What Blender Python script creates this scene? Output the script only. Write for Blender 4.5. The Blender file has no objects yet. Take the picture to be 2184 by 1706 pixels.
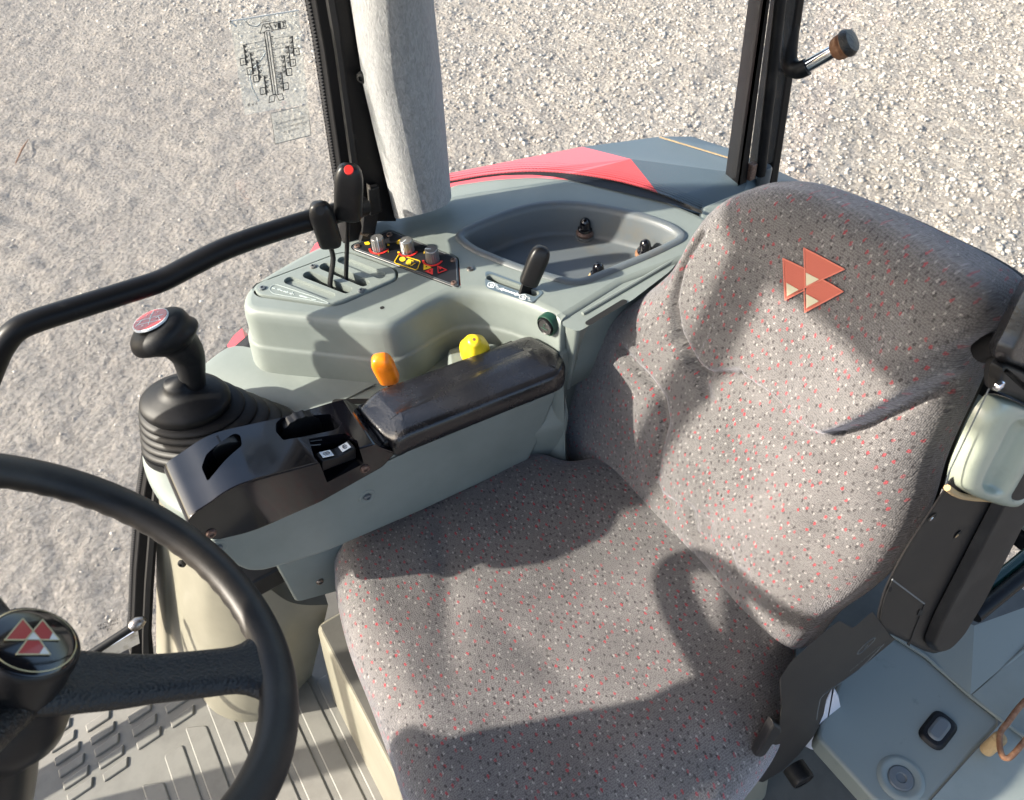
import bpy, bmesh, math, random
import numpy as np
from mathutils import Vector, Matrix
from mathutils.geometry import delaunay_2d_cdt
random.seed(7); rng = np.random.default_rng(7)
S = bpy.context.scene
C = S.collection
R_ = math.radians
# ------------------------------------------------------------------ camera
F, PITCH, YAW, ROLL = 1714.0, R_(48), R_(29), R_(-5)
CAM = np.array([0., 0., 1.6])
H = np.array([math.sin(YAW)*math.cos(PITCH), math.cos(YAW)*math.cos(PITCH), -math.sin(PITCH)])
rt = np.array([math.cos(YAW), -math.sin(YAW), 0.]); up = np.cross(rt, H)
CR = math.cos(ROLL)*rt + math.sin(ROLL)*up
CU = -math.sin(ROLL)*rt + math.cos(ROLL)*up
cd = bpy.data.cameras.new('camera'); co = bpy.data.objects.new('camera', cd); C.objects.link(co)
cd.sensor_fit = 'HORIZONTAL'; cd.sensor_width = 36; cd.lens = F/2184*36; cd.clip_start = .02; cd.clip_end = 2000
m4 = Matrix.Identity(4)
for i in range(3):
    m4[i][0] = CR[i]; m4[i][1] = CU[i]; m4[i][2] = -H[i]; m4[i][3] = CAM[i]
co.matrix_world = m4; S.camera = co
cd.dof.use_dof = True; cd.dof.focus_distance = 1.3; cd.dof.aperture_fstop = 10
# ------------------------------------------------------------------ light
SUN_EL, SUN_AZ = R_(30), math.atan2(.38, -.92)          # towards the sun: front right of the tractor
sdir = Vector((math.cos(SUN_EL)*math.cos(SUN_AZ), math.cos(SUN_EL)*math.sin(SUN_AZ), math.sin(SUN_EL)))
w = bpy.data.worlds.new("World"); S.world = w; w.use_nodes = True
nt = w.node_tree; bg = nt.nodes['Background']; sk = nt.nodes.new('ShaderNodeTexSky')
sk.sky_type = 'NISHITA'; sk.sun_disc = False; sk.sun_elevation = SUN_EL
sk.sun_rotation = math.atan2(sdir.x, sdir.y)
sk.dust_density = 3.0
nt.links.new(sk.outputs[0], bg.inputs[0]); bg.inputs[1].default_value = .15
sl = bpy.data.lights.new('sun', 'SUN'); sl.energy = 4.6; sl.angle = R_(.9); sl.color = (1, .91, .79)
so = bpy.data.objects.new('sun', sl); C.objects.link(so); so.rotation_euler = sdir.to_track_quat('Z', 'Y').to_euler()
S.view_settings.view_transform = 'Standard'; S.view_settings.look = 'None'
S.view_settings.exposure = 1.5; S.view_settings.gamma = 1; S.view_settings.use_curve_mapping = False
S.render.engine = 'CYCLES'
S.cycles.transparent_max_bounces = 16

# ------------------------------------------------------------------ picture ray -> point on a real plane
def ray(x, y): return H*F + CR*(x-1092) + CU*(853-y)
def Z(x, y, z): d = ray(x, y); return CAM + d*((z-CAM[2])/d[2])
def Y(x, y, v): d = ray(x, y); return CAM + d*((v-CAM[1])/d[1])
def X(x, y, v): d = ray(x, y); return CAM + d*((v-CAM[0])/d[0])
def PL(x, y, p0, n): d = ray(x, y); return CAM + d*(((np.array(p0)-CAM)@n)/(d@n))
V = lambda *a: np.array(a, float)
def nrm(v): v = np.array(v, float); return v/np.linalg.norm(v)

# ------------------------------------------------------------------ materials
def mat(name, col, rough=.5, metal=0., bump=None, var=None, coat=0., spec=.5, sheen=0.):
    m = bpy.data.materials.new(name); m.use_nodes = True; t = m.node_tree; b = t.nodes['Principled BSDF']
    b.inputs['Base Color'].default_value = (*col, 1); b.inputs['Roughness'].default_value = rough
    b.inputs['Metallic'].default_value = metal; b.inputs['Coat Weight'].default_value = coat
    b.inputs['Specular IOR Level'].default_value = spec; b.inputs['Sheen Weight'].default_value = sheen
    tc = t.nodes.new('ShaderNodeTexCoord')
    if bump:                                         # (scale, strength, distance)
        n = t.nodes.new('ShaderNodeTexNoise'); n.inputs['Scale'].default_value = bump[0]; n.inputs['Detail'].default_value = 5
        u = t.nodes.new('ShaderNodeBump'); u.inputs['Strength'].default_value = bump[1]; u.inputs['Distance'].default_value = bump[2]
        t.links.new(tc.outputs['Object'], n.inputs['Vector']); t.links.new(n.outputs['Fac'], u.inputs['Height']); t.links.new(u.outputs['Normal'], b.inputs['Normal'])
    if var:                                          # (scale, second colour, low, high [, rough2])
        n = t.nodes.new('ShaderNodeTexNoise'); n.inputs['Scale'].default_value = var[0]; n.inputs['Detail'].default_value = 8; n.inputs['Roughness'].default_value = .65
        r = t.nodes.new('ShaderNodeMapRange'); r.inputs['From Min'].default_value = var[2]; r.inputs['From Max'].default_value = var[3]
        x = t.nodes.new('ShaderNodeMix'); x.data_type = 'RGBA'; x.inputs['A'].default_value = (*col, 1); x.inputs['B'].default_value = (*var[1], 1)
        t.links.new(tc.outputs['Object'], n.inputs['Vector']); t.links.new(n.outputs['Fac'], r.inputs['Value']); t.links.new(r.outputs['Result'], x.inputs['Factor']); t.links.new(x.outputs['Result'], b.inputs['Base Color'])
        if len(var) > 4:
            q = t.nodes.new('ShaderNodeMapRange'); q.inputs['To Min'].default_value = rough; q.inputs['To Max'].default_value = var[4]
            t.links.new(r.outputs['Result'], q.inputs['Value']); t.links.new(q.outputs['Result'], b.inputs['Roughness'])
    return m
M = {}
M['plastic'] = mat('grey_green_plastic', (.190, .218, .205), .46, bump=(900, .25, .0006), var=(9, (.160, .185, .172), .42, .72))
M['plastic_worn'] = mat('scuffed_green_plastic', (.18, .205, .192), .5, bump=(700, .25, .0006), var=(26, (.11, .135, .13), .62, .76))
M['cream'] = mat('beige_plastic', (.20, .19, .15), .5, bump=(900, .2, .0005), var=(7, (.165, .155, .122), .45, .75))
M['mat'] = mat('rubber_floor_mat', (.165, .162, .146), .62, bump=(700, .3, .0008), var=(14, (.12, .117, .105), .45, .72))
M['tray'] = mat('dark_grey_plastic', (.10, .115, .125), .42, bump=(900, .25, .0005), var=(16, (.13, .12, .10), .52, .78))
M['black'] = mat('black_plastic', (.008, .008, .009), .36, spec=.35, bump=(1100, .2, .0004), var=(25, (.022, .021, .02), .5, .75))
M['blackmatte'] = mat('matte_black_rubber', (.005, .0055, .007), .5, spec=.28, bump=(600, .15, .0005), var=(20, (.02, .02, .02), .5, .75))
M['gloss'] = mat('glossy_black_plastic', (.004, .004, .006), .10, coat=.2, spec=.6, var=(30, (.006, .006, .008), .55, .8, .16))
M['leather'] = mat('black_leatherette', (.008, .008, .010), .24, coat=.15, spec=.6, bump=(300, .35, .0012), var=(22, (.012, .012, .014), .45, .7, .34))
M['grain'] = mat('grained_black_plastic', (.010, .010, .0105), .34, bump=(330, .9, .0022))
M['rim'] = mat('worn_soft_black_rim', (.013, .012, .0115), .46, spec=.4, bump=(800, .3, .0005), var=(7, (.04, .034, .027), .45, .7))
M['panel'] = mat('black_panel_face', (.014, .015, .018), .3, var=(15, (.022, .022, .026), .4, .7))
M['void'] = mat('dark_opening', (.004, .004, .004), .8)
M['paint'] = mat('black_frame_paint', (.006, .006, .007), .4, spec=.2, bump=(60, .1, .001), var=(60, (.02, .02, .02), .62, .75))
M['rubber'] = mat('black_seal_rubber', (.008, .008, .009), .55)
M['steel'] = mat('worn_steel', (.32, .30, .28), .35, 1., var=(120, (.12, .08, .06), .5, .65))
M['chrome'] = mat('chrome_steel', (.85, .86, .9), .12, 1., var=(40, (.45, .42, .4), .5, .7, .25))
M['rust'] = mat('rusty_metal', (.17, .075, .035), .75, bump=(300, .6, .001), var=(90, (.28, .16, .09), .45, .65))
M['rustscrew'] = mat('brownish_screw', (.16, .10, .08), .5, .6, var=(300, (.26, .2, .17), .45, .65))
M['red'] = mat('red_print', (.62, .03, .025), .4)
M['yellow'] = mat('yellow_print', (.75, .48, .02), .4)
M['white'] = mat('white_print', (.72, .76, .78), .45)
M['paleprint'] = mat('pale_print', (.42, .48, .47), .5)
M['greenprint'] = mat('green_print', (.008, .045, .028), .5)
M['yellowplastic'] = mat('yellow_plastic', (.78, .56, .02), .32)
M['orange'] = mat('orange_plastic', (.85, .22, .008), .3, var=(40, (.6, .13, .006), .5, .75))
M['silver'] = mat('silver_knob', (.30, .30, .30), .3, .75)
M['emblemred'] = mat('emblem_red', (.40, .015, .012), .3, coat=.5)
M['gold'] = mat('pale_gold_line', (.55, .48, .28), .35)
M['silvertip'] = mat('silver_tip', (.62, .62, .60), .35, .3)
M['sewred'] = mat('sewn_salmon_felt', (.38, .095, .065), .9, bump=(500, .4, .0008), sheen=.2)
M['sewseam'] = mat('sewn_salmon_stitch', (.50, .15, .11), .9)
M['sewcream'] = mat('sewn_cream_felt', (.48, .45, .33), .9, bump=(500, .4, .0008))
M['grip'] = mat('pale_grey_green_gel', (.30, .33, .265), .28, coat=.25, var=(35, (.25, .275, .22), .5, .75))
M['foam'] = mat('old_yellow_foam', (.38, .27, .14), .9, bump=(200, .8, .003))
M['fenderred'] = mat('veiled_red_paint', (.62, .075, .085), .3, coat=.4, var=(5, (.56, .07, .08), .4, .7))  # pinkish red: the window's sky reflection is mixed into the paint colour
M['fendergrey'] = mat('slate_grey_plastic', (.085, .12, .145), .38, var=(6, (.10, .135, .16), .4, .7))
M['whitelever'] = mat('white_lever_plastic', (.62, .62, .68), .4)
M['seatshell'] = mat('black_seat_shell', (.008, .008, .009), .5, spec=.3, bump=(900, .3, .0005), var=(12, (.018, .017, .015), .45, .7))
M['headliner'] = mat('dark_headliner', (.09, .095, .10), .9)
M['darkfloor'] = mat('dark_brown_grey_floor', (.075, .073, .064), .6, bump=(300, .3, .001), var=(14, (.05, .048, .042), .4, .7))

def fabric():
    m = bpy.data.materials.new('speckled_grey_velour'); m.use_nodes = True; t = m.node_tree; b = t.nodes['Principled BSDF']
    N = t.nodes.new; L = t.links.new
    uv = N('ShaderNodeUVMap'); uv.uv_map = 'UVMap'
    nz = N('ShaderNodeTexNoise'); nz.inputs['Scale'].default_value = 420; nz.inputs['Detail'].default_value = 1
    sub = N('ShaderNodeVectorMath'); sub.operation = 'SUBTRACT'; sub.inputs[1].default_value = (.5, .5, .5)
    mul = N('ShaderNodeVectorMath'); mul.operation = 'SCALE'; mul.inputs['Scale'].default_value = .0035
    add = N('ShaderNodeVectorMath'); add.operation = 'ADD'
    L(uv.outputs[0], nz.inputs['Vector']); L(nz.outputs['Color'], sub.inputs[0]); L(sub.outputs[0], mul.inputs[0]); L(mul.outputs[0], add.inputs[0]); L(uv.outputs[0], add.inputs[1])
    base = N('ShaderNodeTexNoise'); base.inputs['Scale'].default_value = 14; base.inputs['Detail'].default_value = 9; base.inputs['Roughness'].default_value = .7
    L(uv.outputs[0], base.inputs['Vector'])
    cr = N('ShaderNodeValToRGB'); cr.color_ramp.elements[0].color = (.100, .096, .095, 1); cr.color_ramp.elements[0].position = .35
    cr.color_ramp.elements[1].color = (.150, .143, .141, 1); cr.color_ramp.elements[1].position = .68
    L(base.outputs['Fac'], cr.inputs[0]); cur = cr.outputs[0]
    for scale, off, thr, lo, hi, col in ((122, (0, 0, 0), .17, .0, .75, (.045, .041, .041, 1)), (116, (.37, .11, 0), .135, .0, .70, (.26, .25, .24, 1)), (92, (.71, .53, 0), .145, .0, .60, (.26, .04, .048, 1))):
        mp = N('ShaderNodeMapping'); mp.inputs['Location'].default_value = off; mp.inputs['Rotation'].default_value = (0, 0, .5+off[0]); mp.inputs['Scale'].default_value = (1, .62, 1)
        vo = N('ShaderNodeTexVoronoi'); vo.voronoi_dimensions = '2D'; vo.inputs['Scale'].default_value = scale; vo.inputs['Randomness'].default_value = .62
        L(add.outputs[0], mp.inputs['Vector']); L(mp.outputs[0], vo.inputs['Vector'])
        sep = N('ShaderNodeSeparateColor'); L(vo.outputs['Color'], sep.inputs[0])
        a = N('ShaderNodeMath'); a.operation = 'LESS_THAN'; a.inputs[1].default_value = thr; L(vo.outputs['Distance'], a.inputs[0])
        c2 = N('ShaderNodeMath'); c2.operation = 'LESS_THAN'; c2.inputs[1].default_value = hi; L(sep.outputs[0], c2.inputs[0])
        mm = N('ShaderNodeMath'); mm.operation = 'MULTIPLY'; L(a.outputs[0], mm.inputs[0]); L(c2.outputs[0], mm.inputs[1])
        m2 = N('ShaderNodeMath'); m2.operation = 'MULTIPLY'; L(mm.outputs[0], m2.inputs[0]); 
        mr = N('ShaderNodeMapRange'); mr.inputs['To Min'].default_value = .55; mr.inputs['To Max'].default_value = 1; L(sep.outputs[1], mr.inputs['Value']); L(mr.outputs[0], m2.inputs[1])
        mx = N('ShaderNodeMix'); mx.data_type = 'RGBA'; mx.inputs['B'].default_value = col
        L(m2.outputs[0], mx.inputs['Factor']); L(cur, mx.inputs['A']); cur = mx.outputs['Result']
    # knit: fine rib rows, light and dark loops
    wv = N('ShaderNodeTexVoronoi'); wv.voronoi_dimensions = '2D'; wv.inputs['Scale'].default_value = 620; wv.inputs['Randomness'].default_value = .55
    mpk = N('ShaderNodeMapping'); mpk.inputs['Scale'].default_value = (1, .6, 1); L(uv.outputs[0], mpk.inputs['Vector']); L(mpk.outputs[0], wv.inputs['Vector'])
    kr = N('ShaderNodeMapRange'); kr.inputs['From Min'].default_value = .1; kr.inputs['From Max'].default_value = .7; kr.inputs['To Min'].default_value = 1.28; kr.inputs['To Max'].default_value = .62
    L(wv.outputs['Distance'], kr.inputs['Value'])
    km = N('ShaderNodeVectorMath'); km.operation = 'SCALE'; L(cur, km.inputs[0]); L(kr.outputs[0], km.inputs['Scale'])
    L(km.outputs[0], b.inputs['Base Color'])
    bp = N('ShaderNodeBump'); bp.inputs['Strength'].default_value = .7; bp.inputs['Distance'].default_value = .0012; bp.invert = True
    L(wv.outputs['Distance'], bp.inputs['Height'])
    bp2 = N('ShaderNodeBump'); bp2.inputs['Strength'].default_value = .5; bp2.inputs['Distance'].default_value = .006
    L(base.outputs['Fac'], bp2.inputs['Height']); L(bp.outputs[0], bp2.inputs['Normal']); L(bp2.outputs[0], b.inputs['Normal'])
    b.inputs['Roughness'].default_value = .95; b.inputs['Specular IOR Level'].default_value = .15
    b.inputs['Sheen Weight'].default_value = .55; b.inputs['Sheen Roughness'].default_value = .45; b.inputs['Sheen Tint'].default_value = (.86, .86, .95, 1)
    return m
M['fabric'] = fabric()
def felt():
    m = bpy.data.materials.new('grey_felt_trim'); m.use_nodes = True; t = m.node_tree; b = t.nodes['Principled BSDF']; N = t.nodes.new; L = t.links.new
    tc = N('ShaderNodeTexCoord'); mp = N('ShaderNodeMapping'); mp.inputs['Scale'].default_value = (1, 1, .45); L(tc.outputs['Object'], mp.inputs[0])
    n = N('ShaderNodeTexNoise'); n.inputs['Scale'].default_value = 190; n.inputs['Detail'].default_value = 8; n.inputs['Roughness'].default_value = .75; n.inputs['Distortion'].default_value = 1.2; L(mp.outputs[0], n.inputs['Vector'])
    r = N('ShaderNodeValToRGB'); r.color_ramp.elements[0].position = .3; r.color_ramp.elements[0].color = (.15, .155, .16, 1); r.color_ramp.elements[1].position = .7; r.color_ramp.elements[1].color = (.36, .365, .37, 1)
    L(n.outputs['Fac'], r.inputs[0]); L(r.outputs[0], b.inputs['Base Color'])
    u = N('ShaderNodeBump'); u.inputs['Strength'].default_value = .8; u.inputs['Distance'].default_value = .003; L(n.outputs['Fac'], u.inputs['Height']); L(u.outputs[0], b.inputs['Normal'])
    b.inputs['Roughness'].default_value = .95; b.inputs['Sheen Weight'].default_value = .4; b.inputs['Specular IOR Level'].default_value = .1
    return m
M['felt'] = felt()
def glass(name, haze, tint=(.96, .98, .97), refl=.35):
    m = bpy.data.materials.new(name); m.use_nodes = True; t = m.node_tree; N = t.nodes.new; L = t.links.new
    t.nodes.remove(t.nodes['Principled BSDF']); out = t.nodes['Material Output']
    tr = N('ShaderNodeBsdfTransparent'); tr.inputs[0].default_value = (*tint, 1)
    gl = N('ShaderNodeBsdfGlossy'); gl.inputs['Roughness'].default_value = .02
    df = N('ShaderNodeBsdfTranslucent'); df.inputs[0].default_value = (.8, .8, .8, 1); d2 = N('ShaderNodeBsdfDiffuse'); d2.inputs[0].default_value = (.8, .8, .8, 1)
    md = N('ShaderNodeMixShader'); L(df.outputs[0], md.inputs[1]); L(d2.outputs[0], md.inputs[2])
    fr = N('ShaderNodeFresnel'); fr.inputs[0].default_value = 1.45
    tc = N('ShaderNodeTexCoord'); nz = N('ShaderNodeTexNoise'); nz.inputs['Scale'].default_value = 3; nz.inputs['Detail'].default_value = 6; L(tc.outputs['Object'], nz.inputs[0])
    mr = N('ShaderNodeMapRange'); mr.inputs['From Min'].default_value = .3; mr.inputs['From Max'].default_value = .7; mr.inputs['To Min'].default_value = haze*.5; mr.inputs['To Max'].default_value = haze*1.5; L(nz.outputs['Fac'], mr.inputs['Value'])
    a = N('ShaderNodeMixShader'); L(mr.outputs[0], a.inputs[0]); L(tr.outputs[0], a.inputs[1]); L(md.outputs[0], a.inputs[2])
    fm = N('ShaderNodeMath'); fm.operation = 'MULTIPLY'; fm.inputs[1].default_value = refl; L(fr.outputs[0], fm.inputs[0]); b = N('ShaderNodeMixShader'); L(fm.outputs[0], b.inputs[0]); L(a.outputs[0], b.inputs[1]); L(gl.outputs[0], b.inputs[2]); L(b.outputs[0], out.inputs[0])
    return m
M['glass'] = glass('veiled_side_glass', .05); M['glass_rear'] = glass('clear_rear_glass', .02, refl=.1); M['film'] = glass('clear_sticker_film', .10); M['filmink'] = mat('faded_sticker_ink', (.075, .075, .075), .6)  # milky haze in the side glass stands in for reflected sky
M['filmpale'] = mat('pale_sticker_ink', (.17, .17, .165), .6)

# ------------------------------------------------------------------ mesh helpers
class MB:
    def __init__(s): s.v = []; s.f = []; s.uv = None
    def add(s, vs, fs):
        o = len(s.v); s.v += [tuple(map(float, p)) for p in vs]; s.f += [tuple(o+i for i in f) for f in fs]; return s
    def box(s, c, ax, ay, az):                        # centre and half-axis vectors
        c, ax, ay, az = map(np.array, (c, ax, ay, az)); vs = [c+i*ax+j*ay+k*az for i in (-1, 1) for j in (-1, 1) for k in (-1, 1)]
        return s.add(vs, [(0, 1, 3, 2), (4, 6, 7, 5), (0, 4, 5, 1), (2, 3, 7, 6), (0, 2, 6, 4), (1, 5, 7, 3)])
    def loft(s, rings, cap0=True, cap1=True, closed=True):
        n = len(rings[0]); vs = [p for r in rings for p in r]; fs = []
        for k in range(len(rings)-1):
            for i in range(n if closed else n-1):
                j = (i+1) % n; fs.append((k*n+i, k*n+j, (k+1)*n+j, (k+1)*n+i))
        if cap0: fs.append(tuple(range(n))[::-1])
        if cap1: fs.append(tuple((len(rings)-1)*n+i for i in range(n)))
        return s.add(vs, fs)
    def tube(s, path, rad, n=16, caps=True, flat=None):
        P = [np.array(p, float) for p in path]; rs = rad if hasattr(rad, '__len__') else [rad]*len(P); rings = []; ref = None
        for i, p in enumerate(P):
            d = nrm(P[min(i+1, len(P)-1)]-P[max(i-1, 0)])
            if ref is None: ref = nrm(np.cross(d, V(0, 0, 1) if abs(d[2]) < .9 else V(1, 0, 0)))
            u = nrm(ref-d*(ref@d)); ref = u; v = np.cross(d, u)
            rings.append([p+rs[i]*(math.cos(a)*u+math.sin(a)*v*(flat or 1)) for a in np.linspace(0, 2*math.pi, n, endpoint=False)])
        return s.loft(rings, caps, caps)
    def lathe(s, c, axis, prof, n=32, ref=None, caps=(False, True), sq=None):   # prof: (radius, height)
        a = nrm(axis); u = nrm(np.cross(a, ref if ref is not None else (V(0, 0, 1) if abs(a[2]) < .9 else V(1, 0, 0)))); v = np.cross(a, u)
        rings = []
        for r, h in prof:
            rings.append([np.array(c)+a*h+r*(math.cos(t)*u+math.sin(t)*v) for t in np.linspace(0, 2*math.pi, n, endpoint=False)])
        return s.loft(rings, *caps)
    def build(s, name, m, parent=None, smooth=True, sharp=38, bevel=0, seg=3, sub=0, uvf=None):
        me = bpy.data.meshes.new(name); off = V(0, 0, 0); o = bpy.data.objects.new(name, me); C.objects.link(o)
        if parent is not None:
            r = parent
            while r.parent: r = r.parent
            off = np.array(r.location); o.parent = parent
            if parent.parent is not None or parent.type == 'MESH':
                q = parent; 
        else:
            a = np.array(s.v); off = V(a[:, 0].mean(), a[:, 1].mean(), a[:, 2].min()); o.location = off
        vs = [tuple(np.array(p)-off) for p in s.v]
        me.from_pydata(vs, [], s.f); me.validate(); 
        bm = bmesh.new(); bm.from_mesh(me); bmesh.ops.recalc_face_normals(bm, faces=bm.faces)
        if uvf is not None:
            l = bm.loops.layers.uv.new('UVMap')
            for f in bm.faces:
                for lp in f.loops: lp[l].uv = uvf(np.array(lp.vert.co)+off)
        bm.to_mesh(me); bm.free()
        if smooth:
            me.polygons.foreach_set('use_smooth', [True]*len(me.polygons)); me.set_sharp_from_angle(angle=R_(sharp))
        me.materials.append(m)
        if bevel:
            b = o.modifiers.new('bevel', 'BEVEL'); b.width = bevel; b.segments = seg; b.limit_method = 'ANGLE'; b.angle_limit = R_(40); b.harden_normals = True
        if smooth and sharp <= 66:
            b = o.modifiers.new('wn', 'WEIGHTED_NORMAL'); b.keep_sharp = True; b.weight = 90
        if sub:
            b = o.modifiers.new('sub', 'SUBSURF'); b.levels = sub; b.render_levels = sub
        return o
def tag(o, label, cat, group=None, kind=None):
    if label: o['label'] = label
    if cat: o['category'] = cat
    if group: o['group'] = group
    if kind: o['kind'] = kind
    return o
def thing(name, label, cat, loc, group=None):
    o = bpy.data.objects.new(name, None); C.objects.link(o); o.location = tuple(loc); o.empty_display_size = .05
    return tag(o, label, cat, group)
def rnd(pts, r, n=6):                                # fillet the corners of a closed outline
    P = [np.array(p, float) for p in pts]; out = []; N = len(P)
    for i in range(N):
        ri = r[i] if hasattr(r, '__len__') else r
        a, b, c = P[i-1], P[i], P[(i+1) % N]; la = np.linalg.norm(a-b); lc = np.linalg.norm(c-b)
        k = min(ri, .48*la, .48*lc)
        if k < 1e-6: out.append(b); continue
        p, q = b+(a-b)/la*k, b+(c-b)/lc*k
        for t in np.linspace(0, 1, n): out.append((1-t)**2*p+2*t*(1-t)*b+t*t*q)
    return out
def cat(pts, n=8, closed=True):                      # smooth curve through points
    P = [np.array(p, float) for p in pts]; N = len(P); out = []
    for i in range(N if closed else N-1):
        g = (lambda k: P[k % N]) if closed else (lambda k: P[min(max(k, 0), N-1)])
        a, b, c, d = g(i-1), g(i), g(i+1), g(i+2)
        for t in np.linspace(0, 1, n, endpoint=False):
            out.append(.5*((2*b)+(c-a)*t+(2*a-5*b+4*c-d)*t*t+(3*b-a-3*c+d)*t**3))
    if not closed: out.append(P[-1])
    return out
def off2(ring, d):                                   # offset a ring in plan (positive = outwards)
    P = np.array(ring); x = P[:, 0]; y = P[:, 1]; area = .5*np.sum(x*np.roll(y, -1)-np.roll(x, -1)*y); sg = 1 if area > 0 else -1
    out = []
    for i in range(len(P)):
        a, b, c = P[i-1][:2], P[i][:2], P[(i+1) % len(P)][:2]
        e1, e2 = b-a, c-b; l1, l2 = np.linalg.norm(e1), np.linalg.norm(e2)
        n1 = np.array([e1[1], -e1[0]])/max(l1, 1e-9)*sg; n2 = np.array([e2[1], -e2[0]])/max(l2, 1e-9)*sg
        if l1 < 1e-7: n1 = n2
        if l2 < 1e-7: n2 = n1
        m = n1+n2; q = np.linalg.norm(m); m = m/q if q > 1e-6 else n1; k = 1/max(.6, m@n1)
        p = P[i].copy(); p[:2] += m*d*k; out.append(p)
    return out
def flatface(mb, outer, holes=()):                   # planar face with holes
    vs, es = [], []; z = float(np.mean([p[2] for p in outer])); loops = [np.array([[p[0], p[1]] for p in l], float) for l in [outer, *holes]]
    for L_ in loops:
        o = len(vs); n = len(L_); vs += [Vector(p) for p in L_.tolist()]; es += [(o+i, o+(i+1) % n) for i in range(n)]
    v2, e2, f2, _, _, _ = delaunay_2d_cdt(vs, es, [], 0, 1e-6)
    def inside(L_, x, y):
        a, b_ = L_, np.roll(L_, -1, 0); c = (a[:, 1] > y) != (b_[:, 1] > y); dy = np.where(np.abs(b_[:, 1]-a[:, 1]) < 1e-12, 1e-12, b_[:, 1]-a[:, 1]); return bool(np.sum(c & (x < (b_[:, 0]-a[:, 0])*(y-a[:, 1])/dy+a[:, 0])) % 2)
    keep = []
    for f in f2:
        x = sum(v2[i][0] for i in f)/len(f); y = sum(v2[i][1] for i in f)/len(f)
        if inside(loops[0], x, y) and not any(inside(h, x, y) for h in loops[1:]): keep.append(tuple(f))
    mb.add([(v[0], v[1], z) for v in v2], keep)
def atz(ring, z): return [V(p[0], p[1], z) for p in ring]
def shell(mb, ring, prof, holes=(), hole_depth=.03):  # prof: (outward offset, z) from the top face downwards
    z0 = prof[0][1]; top = atz(off2(ring, prof[0][0]), z0); hs = [atz(h, z0) for h in holes]
    flatface(mb, top, hs); mb.loft([atz(off2(ring, o), z) for o, z in prof], False, False)
    for h in hs: mb.loft([h, [p-V(0, 0, hole_depth) for p in h]], False, False)
def plate(mb, pts, n, t, back=False):                # slab whose visible face is pts
    n = nrm(n); P = [np.array(p, float) for p in pts]; k = len(P)
    mb.add(P+[p-n*t for p in P], [tuple(range(k)), tuple(range(2*k-1, k-1, -1))]+[(i, (i+1) % k, k+(i+1) % k, k+i) for i in range(k)])
def strip(mb, a, b, wd, n, t=.0006):                 # a thin printed line
    a, b = np.array(a, float), np.array(b, float); n = nrm(n); s = nrm(np.cross(n, b-a))*wd/2; e = nrm(b-a)*wd*.3
    plate(mb, [a-e+s, b+e+s, b+e-s, a-e-s], n, t)
def poly(mb, pts, wd, n, closed=True):
    for i in range(len(pts) if closed else len(pts)-1): strip(mb, pts[i], pts[(i+1) % len(pts)], wd, n)
def text(mb, st, org, rgt, upv, size):
    cu = bpy.data.curves.new('t', 'FONT'); cu.body = st; cu.size = 1; cu.align_x = 'CENTER'; cu.align_y = 'CENTER'; cu.space_line = 1.05
    o = bpy.data.objects.new('t', cu); C.objects.link(o); bpy.context.view_layer.update()
    me = bpy.data.meshes.new_from_object(o.evaluated_get(bpy.context.evaluated_depsgraph_get()))
    r, u = nrm(rgt), nrm(upv); org = np.array(org)
    mb.add([org+size*(v.co.x*r+v.co.y*u) for v in me.vertices], [tuple(p.vertices) for p in me.polygons])
    bpy.data.objects.remove(o); bpy.data.curves.remove(cu); bpy.data.meshes.remove(me)
def screw(c, n, r, parent, m='steel', name='screw', dome=.45):
    c = np.array(c, float); n = nrm(n); b = MB(); b.lathe(c, n, [(r, -.002), (r, r*.15), (r*.85, r*dome), (r*.45, r*dome*1.25), (r*.42, r*dome*.5)], 14, caps=(False, False))
    b.lathe(c, n, [(r*.42, r*dome*.5), (.0003, r*dome*.45)], 14); return b.build(name, M[m], parent)
def slot_ring(a, b, r, n=8):                         # stadium outline between two centres, in plan
    a, b = np.array(a, float), np.array(b, float); d = nrm(b-a); th = math.atan2(d[1], d[0]); out = []
    for t in np.linspace(th-math.pi/2, th+math.pi/2, n): out.append(b+r*V(math.cos(t), math.sin(t), 0))
    for t in np.linspace(th+math.pi/2, th+3*math.pi/2, n): out.append(a+r*V(math.cos(t), math.sin(t), 0))
    return out
UP = V(0, 0, 1)

# ================================================================== GROUND
GZ = -1.2
def vnoise(x, y, sc, seed):
    r = np.random.default_rng(seed); T = r.random((256, 256)); X_, Y_ = x*sc, y*sc
    i, j = np.floor(X_).astype(int), np.floor(Y_).astype(int); fx, fy = X_-i, Y_-j; fx = fx*fx*(3-2*fx); fy = fy*fy*(3-2*fy)
    g = lambda a, b: T[a % 256, b % 256]
    return (g(i, j)*(1-fx)+g(i+1, j)*fx)*(1-fy)+(g(i, j+1)*(1-fx)+g(i+1, j+1)*fx)*fy
def gh(x, y):                                        # ground relief in metres
    z = .05*(vnoise(x, y, .7, 1)-.5)+.028*(vnoise(x, y, 2.6, 2)-.5)+.016*(vnoise(x, y, 8, 3)-.5)+.014*(vnoise(x, y, 19, 4)-.5)+.010*(vnoise(x, y, 43, 5)-.5)
    left = 1/(1+np.exp((x-1.2+.15*(y-5))*1.6))       # loose dirt with old wheel ruts on the left
    r = np.hypot(x+4.6, y-3.2)+.25*vnoise(x, y, 1.1, 6)
    z = z+left*.02*np.sin(r*34)*vnoise(x, y, .8, 7)*np.clip((y-3.2)/2, 0, 1)*np.exp(-((r-4.6)/2.2)**2)*.55
    z = z+left*.026*np.abs(vnoise(x*.5+y*.9, y*.5-x*.25, 6, 8)-.5)
    return GZ+z
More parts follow.
